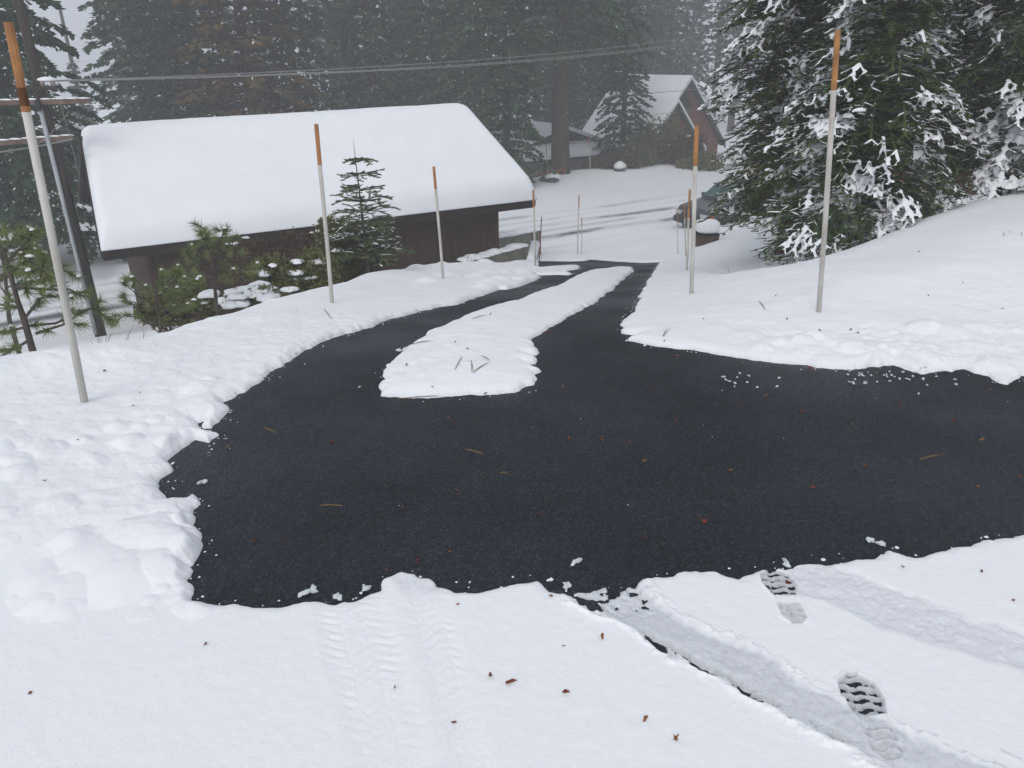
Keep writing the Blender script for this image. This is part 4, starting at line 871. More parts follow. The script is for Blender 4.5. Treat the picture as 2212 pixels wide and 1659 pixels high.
P = atY(510, 640, 9.6)
shrub('low_shrub', (P[0], P[1], P[2]-.25), [((0, 0, .2), (.45, .2, .12)), ((.4, .1, .26), (.3, .2, .12))], 'low snow buried shrub at the edge of the bank beside the straight pine', 16, snow=16, sr=.14, n=700)
def bare(name, P, n, h, lab, seed, spread=.4, mt='twig', group=None, rad=.006, cat='shrub'):
    rs = np.random.RandomState(seed); e = empty(name, P, lab, cat, group); m = MB()
    for i in range(n):
        a = rs.rand()*6.28; l = h*rs.uniform(.5, 1.1); o = np.array([rs.randn()*.06, rs.randn()*.06, -.06]); t = np.array([math.cos(a)*spread*rs.rand(), math.sin(a)*spread*rs.rand(), 1.]); p = [o]
        for k in range(3): t = t+rs.randn(3)*.14; p.append(p[-1]+t/np.linalg.norm(t)*l/3)
        m.tube(p, [rad, rad*.8, rad*.6, rad*.3], 4, False)
        for k in (1, 2):
            d = p[k+1]-p[k]+rs.randn(3)*l*.16; m.tube([p[k], p[k]+d*.7], [rad*.5, rad*.25], 3, False)
    m.build('stems', M[mt], e); return e
BS = [(1905, 478, 10, .8, 'reddish bare twiggy shrub right of the large fir trunk'), (1950, 440, 11, .9, 'tall bare twiggy shrub on the bank crest between the snowy firs'), (2010, 425, 10.6, .8, 'bare twiggy shrub nearest the right edge fir'), (1985, 470, 9.8, .4, 'low bare twigs on the crest of the right bank'), (1880, 500, 9.3, .5, 'short bare twigs at the foot of the large fir')]
for i, (x, y, Y, h, lab) in enumerate(BS):
    P = atY(x, y, Y); bare('bare_shrub', (P[0], P[1], gz(P[0], P[1])), 16, h, lab, 100+i, .6, group='bare shrubs on the right bank')
TW = [(1010, 572, 14.5, .42, 'rust coloured dry twigs before the dark garage corner', 9, 'twig'), (850, 583, 12.6, .35, 'single dry weed before the garage wall, left of the rust twigs', 4, 'twig'), (240, 770, 5.4, .3, 'dry weeds at the left bank crest beside the tall stake', 6, 'twigd'), (300, 730, 6.2, .25, 'thin dry weed stalks near the garage left corner', 5, 'twigd'), (1595, 600, 9.2, .2, 'tiny bare twig on the right bank snow under the fir', 2, 'twig'), (1700, 610, 7.2, .16, 'tiny leaning twig on the smooth right bank', 2, 'twig'), (2165, 520, 6.8, .16, 'faint dry stalks on the upper right bank', 3, 'twigd')]
for i, (x, y, Y, h, lab, n, mt_) in enumerate(TW):
    P = atY(x, y, Y); bare('dry_twigs', (P[0], P[1], gz(P[0], P[1])), n, h, lab, 200+i, .5, mt_, rad=.0035, cat='twigs')
# far brushy shrubs at the red house
for i, (x, y, Y, w, h, lab) in enumerate(((1420, 330, 46, 1.6, 2.6, 'tall brownish brush before the left part of the red house'), (1468, 340, 45, 1.5, 2.1, 'rounded brownish brush before the red house gable'), (1515, 345, 44, 1.3, 1.1, 'low brush at the right corner of the red house'), (1330, 345, 44, 1.6, 1.0, 'low dark brush behind the snow capped rock'), (1380, 335, 45, 1.2, 1.6, 'olive brush between the drooping fir and the red house'))):
    P = atY(x, y, Y); shrub('brush', (P[0], P[1], float(natz(np.array([P[0]]), np.array([P[1]]))[0])-.2), [((0, 0, h*.45), (w, 1., h*.55))], lab, 300+i, mt='leafb' if i in (1, 3) else 'leafy', n=2600, sz=.075, snow=4, sr=.12, group='brush before the red house', stems=20)
# ---------------------------------------------------------------- utility pole and wires
def utility():
    P = atY(205, 690, 15.2); tp = onplane(45, 0, P, (0, 1, 0)); P[0] = (P[0]+tp[0])/2; g = min(P[2], gz(P[0], P[1]))-.3
    e = empty('utility_pole', (P[0], P[1], g), 'dark wooden utility pole with two crossarms and a pale conduit, behind the tallest stake', 'pole'); O = np.array(e.location)
    MB().tube([(0, 0, 0), (0, 0, 4.5), (0, 0, 8.6)], [.115, .095, .075], 14).build('pole', M['polewood'], e, True)
    zc = atY(105, 225, P[1])[2]-O[2]; zl = atY(130, 312, P[1])[2]-O[2]; zt = atY(90, 178, P[1])[2]-O[2]
    m = MB(); m.tube([(-.02, -.14, .4), (-.02, -.125, zc-.05)], .04, 10); m.build('conduit', M['conduit'], e, True)
    MB().tube([(-.02, -.16, zc-.1), (-.02, -.16, zc+.06), (-.02, -.1, zc+.12)], [.05, .055, .03], 8).build('conduit_cap', M['dark'], e)
    d = np.array([.97, .2, 0]); d /= np.linalg.norm(d)
    def arm(z, a, b, hh=.09, tilt=0.):
        m = MB(); A = d*a+np.array([0, -.13, z]); B = d*b+np.array([0, -.13, z+tilt]); u = np.array([0, 0, hh]); m.prism([A, B, B+u, A+u], np.array([-d[1], d[0], 0])*.09); o = m.build('crossarm', M['arm'], e)
        m = MB(); A[2] += hh; B[2] += hh; k = 8
        for i in range(k): m.blob(A+(B-A)*(i+.5)/k+np.array([0, .045, 0]), abs(b-a)/k*.62, .05, .025, i, 8, 5, .3, .2)
        m.build('snow_cap', M['snowcap'], o, True)
    arm(zc, -.92, .86); arm(zl, -1.4, .42, tilt=.08)
    m = MB(); A = d*-.25+np.array([0, -.12, zt-.1]); B = d*.35+np.array([0, -.12, zt-.1]); m.tube([A, B], .035, 8); m.build('insulator_bracket', M['polewood'], e)
    tips = []
    for a in (-.22, .12, .3):
        q = d*a+np.array([0, -.12, zt-.08]); MB().tube([q, q+np.array([0, 0, .05]), q+np.array([0, 0, .07]), q+np.array([0, 0, .12])], [.02, .045, .045, .02], 10).build('insulator', M['insul'], e); tips.append(O+q+np.array([0, 0, .1]))
    m = MB(); m.blob(d*-.22+np.array([0, -.12, zt+.04]), .12, .07, .06, 3); m.blob(d*.2+np.array([0, -.12, zt+.04]), .17, .07, .06, 4); m.build('snow_cap', M['snowcap'], e, True)
    # wires
    def wire(p0, p1, sag, lab, r=.011, n=40):
        p0 = np.array(p0); p1 = np.array(p1); m = MB(); q = [(p0+(p1-p0)*f-np.array([0, 0, 4*sag*f*(1-f)]))-p0 for f in np.linspace(0, 1, n)]; m.tube(q, r, 5)
        o = m.build('power_line', M['wire'], None); o.location = p0; tag(o, lab, 'cable', 'overhead power lines')
    E1 = atY(1572, 88, 34); far = [E1+np.array([0, 0, .1]), E1, E1+np.array([0, 0, -.12])]
    ext = [q+(q-t_)*.35 for q, t_ in zip(far, tips)]
    L = ('top wire of the three stretched from the utility pole to the right', 'middle wire of the three stretched from the utility pole to the right', 'lowest wire of the three stretched from the utility pole to the right')
    mids = (atY(1106, 124, 27), atY(1106, 133, 26.6), atY(1106, 136, 26.2))
    for i in range(3):
        t0 = tips[i]; md = mids[i]; end = t0+(md-t0)*2.; end[2] += .55; wire(t0, end, .27, L[i], .012)
    # lower service wire behind the garage roof to the right
    a0 = atY(196, 290, 44); q = atY(1540, 190, 44)
    wire(a0, q, .1, 'single lower wire passing behind the garage roof to the red house',.016)
    wire(atY(-80, 338, P[1]-.4), O+d*.42+np.array([0, -.13, zl+.1]), .03, 'short wire reaching the lower crossarm from the left', .014)
    wire(atY(1380, 250, 38), atY(1800, 205, 38), .05, 'thin wire crossing the red house wall below the gables')
    for i, (y0, y1) in enumerate(((62, 42), (75, 54))): wire(atY(1850, y0, 20), atY(2260, y1-12, 24), .05, ('upper' if i == 0 else 'lower')+' of two wires between the snowy firs at the right', .010)
    # guy wires on the pole
    for i, (a, b) in enumerate((((130, 220), (172, 380)), ((60, 330), (150, 240)))):
        A_ = atY(*a, P[1]-.2)-O; B_ = atY(*b, P[1]-.2)-O; MB().tube([A_, (A_+B_)/2-np.array([0, 0, .06]), B_], .006, 4).build('drop_wire', M['wire'], e)
utility()
# ---------------------------------------------------------------- far houses
up = np.array([0, 0, 1.])
def slab(m, P, Q, R, S, t):   # quad roof slab with thickness t downward
    P, Q, R, S = [np.array(v, float) for v in (P, Q, R, S)]; u = up*t
    m.add([P, Q, R, S, P-u, Q-u, R-u, S-u], [(0, 1, 2, 3), (7, 6, 5, 4), (0, 4, 5, 1), (1, 5, 6, 2), (2, 6, 7, 3), (3, 7, 4, 0)])
def gable_house(e, O, A, half, length, zb, ze, za, walls, trim, over=.35, snow=.22, n=NV, t=T, proj=0):
    """A: apex point on the front plane (ground plan), ridge runs along n"""
    A = np.array(A, float); A[2] = 0
    def W(a, b, z): return A+t*a+n*b+up*z-O
    m = MB(); V = [W(-half, 0, zb), W(half, 0, zb), W(half, 0, ze), W(0, 0, za), W(-half, 0, ze)]
    m.add(V+[v+n*length for v in V], [(0, 1, 2, 3, 4), (9, 8, 7, 6, 5), (1, 6, 7, 2), (5, 0, 4, 9)]); m.build('wall', walls, e)
    k = (za-ze)/half; ho = half+over; zo = ze-k*over
    rf = MB(); sn = MB()
    for s in (-1, 1):
        slab(rf, W(s*ho, -over, zo+.06), W(s*ho, length+over, zo+.06), W(0, length+over, za+.06), W(0, -over, za+.06), .12)
    r_ = rf.build('roof', trim, e)
    for s in (-1, 1):
        slab(sn, W(s*(ho+.03), -over-.02, zo+.07+snow), W(s*(ho+.03), length+over, zo+.07+snow), W(0, length+over, za+.07+snow*.9), W(0, -over-.02, za+.07+snow*.9), snow)
    sn.build('roof_snow', M['roofsnow'], r_)
    for s in (-1, 1):
        m = MB(); p = W(s*ho, -over-.04, zo-.12); q = W(0, -over-.04, za-.12); w = .38
        m.prism([p, q, q+up*(-w*.0)+up*.16, p+up*.16] if False else [p-up*.16, q-up*.16, q+up*.16, p+up*.16], n*.05); m.build('barge_board', trim, e)
    return W
def arch(e, W, c, zc, w, h, mt, name='window', d=.02):
    pts = [(-w, 0), (w, 0), (w, h)]+[(w*math.cos(a), h+w*math.sin(a)) for a in np.linspace(.3, 2.84, 9)]+[(-w, h)]
    m = MB(); m.prism([W(c+a, -d, zc+b) for a, b in pts], NV*.012); o = m.build('window', M['dark'], e)
    m = MB(); k = 1.16; m.tube([W(c+a*k, -d-.03, zc+(b-h/2)*1.08+h/2) for a, b in pts+[pts[0]]], .06, 4); m.build('frame', mt, o)
    m = MB(); m.tube([W(c, -d-.02, zc), W(c, -d-.02, zc+h+w)], .025, 4); m.tube([W(c-w, -d-.02, zc+h*.5), W(c+w, -d-.02, zc+h*.5)], .025, 4); m.build('muntins', M['grayw'], o)
def red_house():
    A = atY(1486, 172, 52); e = empty('red_house', (A[0], A[1], -5.2), 'red brown house with steep snowy gables and dark green trim', 'house'); O = np.array(e.location)
    za = A[2]; k = 1.15; half = 3.3
    W = gable_house(e, O, A, half, 6.5, -5.2, za-k*half, za, M['brick'], M['green'])
    arch(e, W, -.1, atY(1481, 232, 52)[2], .42, .05, M['green'])
    A2 = onplane(1458, 222, A-NV*2.2, NV); z2 = A2[2]
    W2 = gable_house(e, O, A2, 2.35, 2.6, -5.2, z2-k*2.35, z2, M['brick'], M['green'], over=.3)
    arch(e, W2, 0, z2-3.3, .42, 1.3, M['green'])
    m = MB(); P = W2(-2.2, -.06, -5.2); m.prism([W2(-2.2, -.06, -5.2), W2(2.6, -.06, -5.2), W2(2.6, -.06, z2-3.9), W2(-2.2, -.06, z2-3.9)], NV*.04); m.build('base_wall', M['grayw'], e)
    m = MB(); C_ = W(-1.5, 5, za-.3); m.box(C_+up*.3, .5, .5, .9); m.build('chimney', M['grayw'], e); m = MB(); m.blob(C_+up*.78, .32, .32, .18, 4); m.build('snow_cap', M['snowcap'], e, True)
    m = MB(); m.tube([W(.6, 4, za-.8), W(.6, 4, za+.8)], .12, 8); m.build('vent_pipe', M['grayw'], e)
red_house()
def beige_cottage():
    A = atY(1212, 276, 47); e = empty('beige_cottage', (A[0], A[1], -5.2), 'low beige cottage with snowy roof and dark gable behind the massive trunk', 'house'); O = np.array(e.location)
    za = A[2]; half = 2.75; ze = atY(1140, 318, 46)[2]
    def W(a, b, z): p = np.array(A)*[1, 1, 0]+T*a+NV*b+up*z-O; return p
    wz = atY(1200, 342, 46)[2]
    m = MB(); h2 = 3.1
    V = [W(-h2, 0, -5.2), W(h2-.9, 0, -5.2), W(h2-.9, 0, wz+.1), W(-h2, 0, wz+.1)]; m.add(V+[v+NV*9 for v in V], [(0, 1, 2, 3), (7, 6, 5, 4), (1, 5, 6, 2), (4, 0, 3, 7), (3, 2, 6, 7)]); m.build('wall', M['beige'], e)
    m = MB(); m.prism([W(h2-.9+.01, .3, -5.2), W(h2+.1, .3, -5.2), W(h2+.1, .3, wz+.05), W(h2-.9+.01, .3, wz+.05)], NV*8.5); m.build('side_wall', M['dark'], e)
    m = MB(); m.prism([W(-half+.2, -.02, ze-.1), W(half-.2, -.02, ze-.1), W(0, -.02, za-.1)], NV*.1); m.build('gable', M['fascia'], e)
    m = MB(); sn = MB()
    for s in (-1, 1): slab(m, W(s*(half+.3), -.3, ze-.05), W(s*(half+.3), 9.3, ze-.05), W(0, 9.3, za), W(0, -.3, za), .1); slab(sn, W(s*(half+.32), -.32, ze+.18), W(s*(half+.32), 9.3, ze+.18), W(0, 9.3, za+.22), W(0, -.32, za+.22), .21)
    r_ = m.build('roof', M['fascia'], e); sn.build('roof_snow', M['roofsnow'], r_)
    # snowy pent roof over the front
    m = MB(); P = [W(-half-.3, -.05, ze-.0), W(half-.2, -.05, ze-.0), W(half+1.2, -1.3, wz+.05), W(-half-.7, -1.3, wz+.05)]; slab(m, *P, .08); pr = m.build('porch_roof', M['fascia'], e)
    m = MB(); slab(m, *[q+up*.17 for q in P], .16); m.build('porch_snow', M['roofsnow'], pr)
    for a in (-1.3,):
        m = MB(); m.prism([W(a, -.03, -4.9), W(a+.9, -.03, -4.9), W(a+.9, -.03, wz-.1), W(a, -.03, wz-.1)], NV*.02); d_ = m.build('door', M['dark'], e)
        m = MB(); m.tube([W(a, -.06, -4.9), W(a, -.06, wz-.1), W(a+.9, -.06, wz-.1), W(a+.9, -.06, -4.9)], .05, 4); m.build('frame', M['fascia'], d_)
beige_cottage()
def other_houses():
    A = atY(140, 268, 46); e = empty('far_house', (A[0], A[1], -5.4), 'distant house whose snowy roof shows left of the garage', 'house'); O = np.array(e.location)
    gable_house(e, O, A, 3.5, 7, -5.4, A[2]-2.2, A[2], M['grayw'], M['fascia'])
    A = atY(2035, 238, 30); e = empty('orange_cabin', (A[0], A[1], -4.2), 'orange brown cabin glimpsed through the firs on the right', 'house'); O = np.array(e.location)
    W = gable_house(e, O, A, 2.4, 6, -4.2, A[2]-1.3, A[2], M['orangew'], M['fascia'])
    m = MB(); m.prism([W(-.5, -.03, A[2]-2.3), W(.5, -.03, A[2]-2.3), W(.5, -.03, A[2]-1.4), W(-.5, -.03, A[2]-1.4)], NV*.02); w_ = m.build('window', M['dark'], e)
    m = MB(); m.tube([W(-.5, -.06, A[2]-2.3), W(.5, -.06, A[2]-2.3), W(.5, -.06, A[2]-1.4), W(-.5, -.06, A[2]-1.4), W(-.5, -.06, A[2]-2.3)], .04, 4); m.build('frame', M['beige'], w_)
other_houses()
def rail_and_rocks():
    P = atY(1200, 385, 40.5); g = float(natz(P[:1], P[1:2])[0]); e = empty('log_railing', (P[0], P[1], g), 'orange log railing beside the massive trunk', 'railing'); O = np.array(e.location)
    a = atY(1205, 392, 40.5)-O; b = atY(1217, 387, 41.5)-O; at_ = atY(1205, 366, 40.5)-O; bt = atY(1217, 360, 41.5)-O; a[2] -= .4; b[2] -= .4
    MB().tube([a, at_], .09, 8).build('post', M['log'], e, True); MB().tube([b, bt], .09, 8).build('post', M['log'], e, True)
    c = atY(1138, 384, 41)-O; MB().tube([c, at_-up*.1, bt-up*.05], .07, 8).build('rail', M['log'], e, True); c2 = atY(1125, 396, 41)-O; MB().tube([c2-up*.5, c+up*.1], .07, 8).build('post', M['log'], e, True)
    P = atY(1187, 392, 39.5); e = empty('rock', (P[0], P[1], P[2]-.3), 'dark rock with a snow cap beside the log railing', 'rock'); m = MB(); m.blob((0, 0, .25), .55, .45, .38, 3, am=.25); m.build('stone', M['rock'], e); m = MB(); m.blob((.15, .0, .5), .42, .36, .2, 5); m.build('snow_cap', M['snowcap'], e, True)
    P = atY(1339, 362, 42.5); e = empty('rock', (P[0], P[1], P[2]-.3), 'rock on the far bank under a tall rounded mushroom of snow', 'rock'); m = MB(); m.blob((0, 0, .05), .36, .3, .3, 6, am=.2); m.build('stone', M['rock'], e); m = MB(); m.blob((0, 0, .34), .34, .3, .30, 7, flat=.4, am=.22); m.build('snow_cap', M['snowcap'], e, True)
rail_and_rocks()
# ---------------------------------------------------------------- parked car
def car():
    B = atz(1528, 517, -4.34); nose = B
    e = empty('parked_car', (nose[0], nose[1], -4.36), 'dark grey estate car facing left on the street, half hidden by the cedar', 'car', rz=math.atan2(T[1], T[0])); 
    # local: x from nose (0) to tail (4.7), y across (0 = near side .. 1.85), z up
    prof = [(0.0, .42), (.0, .62), (.06, .80), (.30, .95), (.9, 1.04), (1.35, 1.09), (1.95, 1.55), (2.2, 1.64), (3.2, 1.70), (4.2, 1.66), (4.62, 1.12), (4.72, .95), (4.75, .55), (4.7, .38), (.1, .33)]
    def sect(w0, w1):
        V = []
        for (x, z) in prof:
            k = .0 if z < 1.1 else (z-1.1)/.6*.17
            nosek = .16*max(0, 1-x/.5)**1.5+.1*max(0, (x-4.35)/.4)
            V.append((x, w0+k+nosek, z)); 
        for (x, z) in prof:
            k = .0 if z < 1.1 else (z-1.1)/.6*.17
            nosek = .16*max(0, 1-x/.5)**1.5+.1*max(0, (x-4.35)/.4)
            V.append((x, w1-k-nosek, z))
        return V
    V = sect(0, 1.85); n = len(prof); m = MB(); m.add(V, [tuple(range(n)), tuple(range(2*n-1, n-1, -1))]+[(i, n+i, n+(i+1) % n, (i+1) % n) for i in range(n)])
    b = m.build('body', M['carp'], e); bv = b.modifiers.new('b', 'BEVEL'); bv.width = .05; bv.segments = 3; bv.limit_method = 'ANGLE'; bv.angle_limit = .5
    def pane(name, pts, mt, off):
        m = MB(); m.prism(pts, off); return m.build(name, M[mt], e)
    pane('windscreen', [(1.42, .12, 1.165), (1.42, 1.73, 1.165), (1.92, 1.62, 1.555), (1.92, .23, 1.555)], 'carw', (-.03, 0, .03))
    for yy, dy in ((0, -1), (1.85, 1)):
        for i, (x0, x1, xt0, xt1) in enumerate(((1.62, 2.5, 2.05, 2.5), (2.6, 3.45, 2.6, 3.45), (3.55, 4.45, 3.55, 4.15))):
            k0, k1 = .03, .135; yb = yy+(k0 if dy < 0 else -k0)+dy*.012; yt = yy+(k1 if dy < 0 else -k1)+dy*.012
            pane('window', [(x0, yb, 1.17), (x1, yb, 1.17), (xt1, yt, 1.56), (xt0, yt, 1.56)], 'carg', (0, dy*.006, 0))
    m = MB(); m.box((.04, .925, .52), .16, 1.62, .2); m.build('bumper', M['carb'], e)
    m = MB(); m.box((.03, .925, .74), .1, .9, .13); m.build('grille', M['carb'], e)
    for yy in (.32, 1.53):
        m = MB(); m.box((.09, yy, .76), .14, .34, .13); m.build('headlight', M['lampw'], e)
    for yy in (.115, 1.735): m = MB(); m.box((.21, yy, .77), .16, .1, .11); m.build('turn_signal', M['lampo'], e)
    for yy in (-.06, 1.91): m = MB(); m.box((1.62, yy, 1.2), .1, .16, .13, top=.8); m.build('mirror', M['carp'], e)
    for xx in (.95, 3.75):
        for yy in (.1, 1.75):
            m = MB(); m.tube([(xx, yy-.13, .33), (xx, yy+.13, .33)], .40, 20); m.build('wheel_arch', M['carb'], e)
            w = MB(); w.tube([(xx, yy-.14, .33), (xx, yy-.12, .33), (xx, yy+.12, .33), (xx, yy+.14, .33)], [.3, .33, .33, .3], 24); wo = w.build('wheel', M['tyre'], e, False)
            s = -1 if yy < 1 else 1; w = MB(); w.tube([(xx, yy+s*.13, .33), (xx, yy+s*.155, .33)], [.2, .17], 16); w.build('rim', M['rim'], wo)
    for yy in (-.012, 1.852):
        m = MB(); m.box((2.4, yy, .62), 2.1, .03, .06); m.build('side_trim', M['carb'], e)
        m = MB(); m.box((2.45, yy+(-.01 if yy < 1 else .01), .95), .14, .03, .03); m.build('door_handle', M['carb'], e)
    for yy in (.3, 1.55): m = MB(); m.tube([(2.3, yy, 1.70), (2.4, yy, 1.74), (4.0, yy, 1.76), (4.1, yy, 1.71)], .02, 6); m.build('roof_rail', M['carb'], e)
car()
# ---------------------------------------------------------------- litter
def scale_mesh(seed, s):
    rs = np.random.RandomState(seed); m = MB(); n = 9; V = [(0, 0, .004)]
    for i in range(n):
        a = 6.28*i/n; r = s*rs.uniform(.45, 1.25)*(1.35 if i in (0, 4) else .75); V.append((r*math.cos(a), r*.75*math.sin(a), rs.uniform(.001, .012)))
    V2 = [(x, y, z+.0025) for x, y, z in V]; k = n+1
    f = [(0, (i+1) % n+1, i+1) for i in range(n)]+[(k, k+i+1, k+(i+1) % n+1) for i in range(n)]+[(i+1, (i+1) % n+1, k+(i+1) % n+1, k+i+1) for i in range(n)]
    return m.add(V2 if False else V+V2, f)
SM = []
for i in range(8):
    me = bpy.data.meshes.new('leaf_scale'); q = scale_mesh(i, .0078+.0015*(i % 5)); me.from_pydata(np.vstack(q.v).tolist(), [], q.f); me.materials.append(M['leafr'] if i % 3 else M['leafo']); SM.append(me)
LEA = [(737,855),(571,889),(850,905),(968,897),(716,948),(745,961),(985,1052),(1164,1103),(871,1088),(608,1162),(546,1162),(972,1185),(1523,1120),(1393,1154),(1433,1169),(1296,941),(1300,946),(1598,873),(1735,884),(1842,911),(1869,998),(2025,884),(2125,945),(1507,902),(1581,1011),(1486,1011),(2205,1023),(2115,1045),(1757,1047),(1590,1055),(1394,990),(1408,840),(1463,765),(1500,752),(1478,757),(1215,830),(1185,715),(1340,746),(1414,748),(1435,741),(1318,690),(1175,775),(1460,905),(1655,850),(1750,790),(1945,870),(1980,840),(2060,905),(2140,838),(1690,800),(1560,800),(1605,780),(1230,940),(1130,1010),(1040,1020),(902,1205),(836,1225),(640,763),(655,790),(935,845),(1050,846),(880,800),(700,905),(985,755),(1010,770),(1120,850),(1330,835),(1360,950)]
def drop(me, px, lab, cat, grp, name, onroad):
    P = march(px[0], px[1], rz_) if onroad else gmarch(*px)
    z = float(roadz(P[0], P[1]))+.001 if onroad else P[2]
    if onroad: z = max(z, gz(P[0], P[1]))
    o = link(name, me); o.location = (P[0], P[1], z); o.rotation_euler = (rnd.uniform(-.25, .25), rnd.uniform(-.25, .25), rnd.uniform(0, 6.28)); s = rnd.uniform(.6, 1.1); o.scale = (s, s, s*1.2)
    return tag(o, lab, cat, grp)
for i, px in enumerate(LEA): drop(SM[i % 8], px, 'small reddish brown cone scale lying on the wet black asphalt', 'debris', 'cone scales on the asphalt', 'cone_scale', True)
LS = [(990,1308),(1190,1290),(1302,1377),(1218,1398),(1100,1477),(1060,1463),(1223,1497),(982,1565),(853,1487),(1460,1600),(1395,1555),(1950,1228),(2120,1235),(445,1393),(227,803),(302,850),(288,878),(168,952),(97,1040),(67,1500),(1853,720),(1838,714),(1770,715),(2005,640),(2080,612),(2165,668),(1675,640),(1520,690),(1700,690),(1985,545),(1780,560),(1590,560),(640,670),(1060,680),(2190,1300),(1700,1262)]
for i, px in enumerate(LS): drop(SM[(i*3) % 8], px, 'small reddish brown cone scale lying on the snow', 'debris', 'cone scales on the snow', 'cone_scale', False)
def needle_bundle(p, q, onroad, lab, k=3, grp='dry pine needles'):
    A = march(*p, rz_) if onroad else gmarch(*p); B = march(*q, rz_) if onroad else gmarch(*q); A[2] += .006; B[2] += .008; m = MB()
    for i in range(k):
        o = np.array([rnd.uniform(-.012, .012), rnd.uniform(-.012, .012), i*.001]); m.tube([(0, 0, 0), (B-A)/2+o*.5+up*.004, B-A+o], [.0018, .0018, .0008], 4)
    ob = m.build('pine_needles', M['needle'], None); ob.location = A; tag(ob, lab, 'pine needles', grp)
for p, q, r, lab in (((690,1094),(735,1098),1,'dry needle bundle on the asphalt at the left, above the wheel tracks'),((1005,972),(1042,984),1,'dry needle bundle on the asphalt below the snow island'),((1985,995),(2032,983),1,'dry needle bundle on the asphalt near the right edge of the picture'),
   ((860,864),(945,858),1,'dry needles on the asphalt along the lower edge of the snow island'),((570,925),(598,938),1,'dry needles near the left snow edge'),((488,972),(497,960),1,'short needle pair beside the left snow chunks'),((983,800),(1000,772),0,'upright needle pair on the snow island, left of the V shaped pair'),((1018,780),(1022,806),0,'left leg of the V shaped needle pair on the snow island'),((1022,806),(1055,785),0,'right leg of the V shaped needle pair on the snow island'),
   ((1040,770),(1060,780),0,'short needle on the snow island above the V shaped pair'),((890,745),(930,738),0,'needle lying at the upper left of the snow island'),((1020,690),(1050,682),0,'needle pair on the narrow part of the snow island'),((1640,652),(1652,672),0,'needle on the right bank snow'),((1432,728),(1445,710),0,'needle on the snow corner right of the driveway'),((700,668),(715,690),0,'needle on the left bank near the garage stake'),((1080,1024),(1095,1026),1,'lone green needle on the middle of the asphalt')):
    needle_bundle(p, q, r, lab, 3 if r else 2)
# ice chips and clumps of snow on the asphalt
IM = []
for i in range(5):
    m = MB(); m.blob((0, 0, .004), .015, .010, .009, i+50, 9, 5, .5, .75); me = bpy.data.meshes.new('chip'); me.from_pydata(np.vstack(m.v).tolist(), [], m.f); me.materials.append(M['ice']); IM.append(me)
rs_ = random.Random(12)
CH = [(rs_.uniform(1830, 2070), 797+30*rs_.random()**1.5) for _ in range(34)]+[(rs_.uniform(1560, 1720), rs_.uniform(800, 832)) for _ in range(14)]+[(776, 830), (1960, 812), (1985, 845)]
for i, px in enumerate(CH): o = drop(IM[i % 5], px, 'small chip of ice on the asphalt below the right bank', 'ice', 'ice chips below the right bank', 'ice_chip', True); o.scale = [c*rs_.uniform(.3, .85) for c in (1, 1, 1)]
for i, px in enumerate(((655, 1276), (676, 1266), (728, 1282), (790, 1265), (1245, 1207), (437, 1035), (1880, 1160), (1905, 1168), (862, 752), (875, 757), (1700, 1210), (1225, 1258))):
    o = drop(IM[i % 5], px, 'larger pale clump of slush lying on the asphalt edge', 'ice', 'slush clumps on the asphalt', 'slush_clump', True); o.scale = (1.5, 1.3, 1.1); 
# loose crumbs of snow scattered along the melted edges
def crumbs():
    rs = np.random.RandomState(41); V = []; Fc = []; k = 0
    for poly, N_ in ((OUTW, 1500), (ISLW, 260)):
        sg = np.roll(poly, -1, 0)-poly; L = np.hypot(sg[:, 0], sg[:, 1]); L[(np.abs(poly[:, 0]) > 6) | (poly[:, 1] > 16)] = 0; pr = L/L.sum()
        c = poly.mean(0)
        for i in rs.choice(len(poly), N_, p=pr):
            nrm = np.array([-sg[i][1], sg[i][0]])/(L[i]+1e-9); p = poly[i]+sg[i]*rs.rand()+nrm*rs.randn()*.035+rs.randn(2)*.012
            r = rs.uniform(.002, .006)*(1.8 if rs.rand() < .07 else 1); z = roadz(p[0], p[1])
            m = np.array([(math.cos(a)*r*rs.uniform(.6, 1.3), math.sin(a)*r*rs.uniform(.6, 1.3), r*.2) for a in np.arange(5)*1.2566]+[(0, 0, r*rs.uniform(.7, 1.2))]); m[:, 0] += p[0]; m[:, 1] += p[1]; m[:, 2] += z
            V.append(m); Fc += [(k+j, k+(j+1) % 5, k+5) for j in range(5)]; k += 6
    tag(fastmesh('snow_crumbs', np.vstack(V), np.array(Fc), M['snowcap']), 'fine crumbs of snow strewn along the melted edges of the asphalt', 'snow', kind='stuff')
crumbs()
# ---------------------------------------------------------------- falling snow (stuff)
rs = np.random.RandomState(99); n = 3900
Yf = .9+26*rs.rand(n)**.75; Xf = rs.uniform(-.85, .85, n)*(Yf+.5); zl_ = np.maximum(natz(Xf, Yf), -4.3); Zf = zl_+.05+rs.rand(n)*(CZ+.14*Yf+.6-zl_)
ok = np.hypot(Xf, np.hypot(Yf, Zf-CZ)) > 2.6; Cn = np.stack([Xf, Yf, Zf], 1)[ok]; n = len(Cn); r = rs.uniform(.0008, .0021, (n, 1))
ax = np.array([.25, .05, -1.]); ax /= np.linalg.norm(ax); s1 = np.array([1., 0, .25])/1.03; s2 = np.array([0, 1., 0]); lf = rs.uniform(1., 2.4, (n, 1))
V = np.stack([Cn+ax*r*lf, Cn-ax*r*lf, Cn+s1*r, Cn-s1*r, Cn+s2*r, Cn-s2*r], 1).reshape(-1, 3); i = np.arange(n)[:, None]*6
Fc = np.concatenate([i+q for q in ([0, 2, 4], [0, 4, 3], [0, 3, 5], [0, 5, 2], [1, 4, 2], [1, 3, 4], [1, 5, 3], [1, 2, 5])])
tag(fastmesh('falling_snow', V, Fc, M['snowcap']), 'fine snowflakes drifting down through the air', 'snow', kind='stuff')
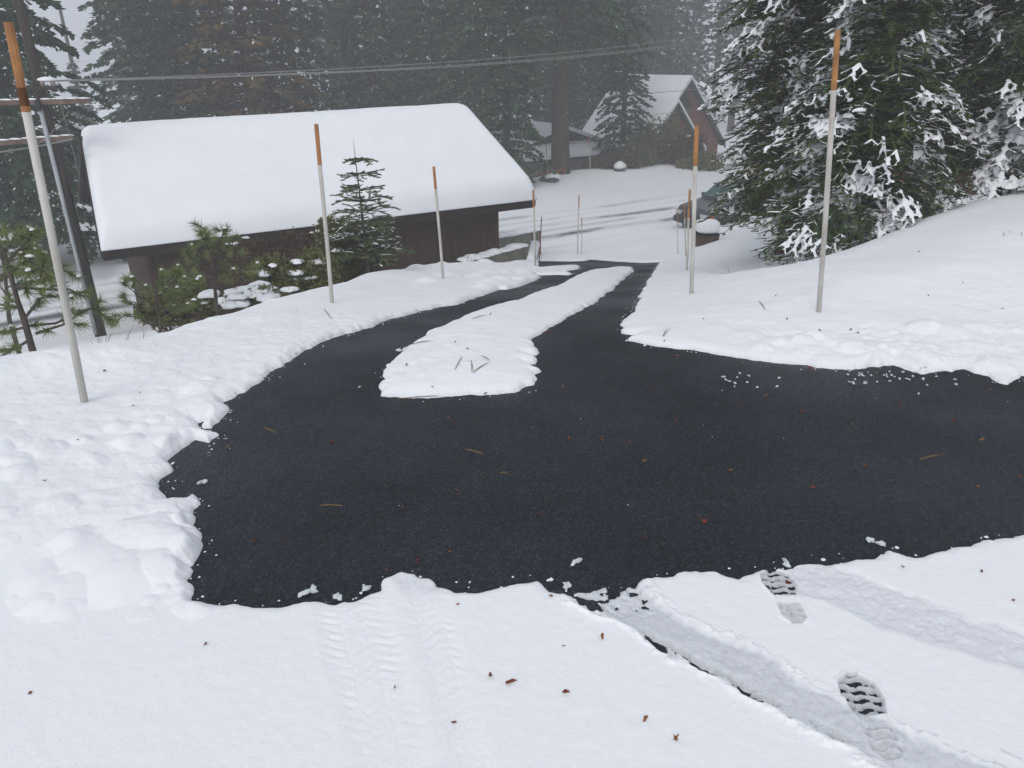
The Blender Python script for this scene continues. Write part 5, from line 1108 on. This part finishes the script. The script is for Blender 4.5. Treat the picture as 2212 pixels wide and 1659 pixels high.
# ---------------------------------------------------------------- haze
hz = MB(); hz.box((0, 40, 14), 400, 360, 48); ho = hz.build('haze', bpy.data.materials.new('haze_air'), None); hm = ho.data.materials[0]; hm.use_nodes = True; nt = hm.node_tree
nt.nodes.remove(nt.nodes['Principled BSDF']); pv = nt.nodes.new('ShaderNodeVolumePrincipled'); pv.inputs['Color'].default_value = (.93, .95, .98, 1); pv.inputs['Density'].default_value = .0050; pv.inputs['Anisotropy'].default_value = .1
nt.links.new(pv.outputs[0], nt.nodes['Material Output'].inputs['Volume']); tag(ho, 'thin grey snowfall haze filling the air', 'haze', kind='stuff')
# ---------------------------------------------------------------- light, sky, camera
w = bpy.data.worlds.new('World'); sc.world = w; w.use_nodes = True; nt = w.node_tree; bgn = nt.nodes['Background']
sky = nt.nodes.new('ShaderNodeTexSky'); sky.sky_type = 'NISHITA'; sky.sun_disc = False; sky.sun_elevation = math.radians(48); sky.sun_rotation = math.radians(200); sky.dust_density = 4; sky.ozone_density = 1.; sky.air_density = 1.
hs = nt.nodes.new('ShaderNodeHueSaturation'); hs.inputs['Saturation'].default_value = .22; nt.links.new(sky.outputs[0], hs.inputs['Color'])
mx = nt.nodes.new('ShaderNodeMix'); mx.data_type = 'RGBA'; mx.inputs[0].default_value = .65; mx.inputs[7].default_value = (4.95, 5.3, 6.0, 1); nt.links.new(hs.outputs[0], mx.inputs[6]); nt.links.new(mx.outputs[2], bgn.inputs['Color'])
bgn.inputs['Strength'].default_value = .12
sd = bpy.data.lights.new('sun', 'SUN'); sd.energy = .7; sd.angle = math.radians(25); sd.color = (1, .97, .93); so = bpy.data.objects.new('sun', sd); COL.objects.link(so)
az = math.radians(200); el = math.radians(48); dv = Vector((math.sin(az)*math.cos(el), math.cos(az)*math.cos(el), math.sin(el))); so.rotation_euler = dv.to_track_quat('Z', 'Y').to_euler(); so.location = (0, 0, 30)
cd = bpy.data.cameras.new('camera'); co = bpy.data.objects.new('camera', cd); COL.objects.link(co); cd.sensor_width = 36; cd.lens = 36*FP/2212; cd.clip_start = .05; cd.clip_end = 2000
mw = Matrix.Identity(4)
for i in range(3): mw[i][0] = R_[i]; mw[i][1] = U_[i]; mw[i][2] = -F_[i]; mw[i][3] = CAM[i]
co.matrix_world = mw; sc.camera = co
sc.view_settings.view_transform = 'Standard'; sc.view_settings.look = 'None'; sc.view_settings.gamma = 1; sc.view_settings.exposure = .28
sc.cycles.volume_bounces = 1; sc.cycles.max_bounces = 5; sc.cycles.diffuse_bounces = 3; sc.cycles.glossy_bounces = 2; sc.cycles.transparent_max_bounces = 8
for k_, v_ in VARS.items():
    if not v_[1]:
        for ch in [q for q in bpy.data.objects if q.parent == v_[0]]: bpy.data.objects.remove(ch)
        bpy.data.objects.remove(v_[0])
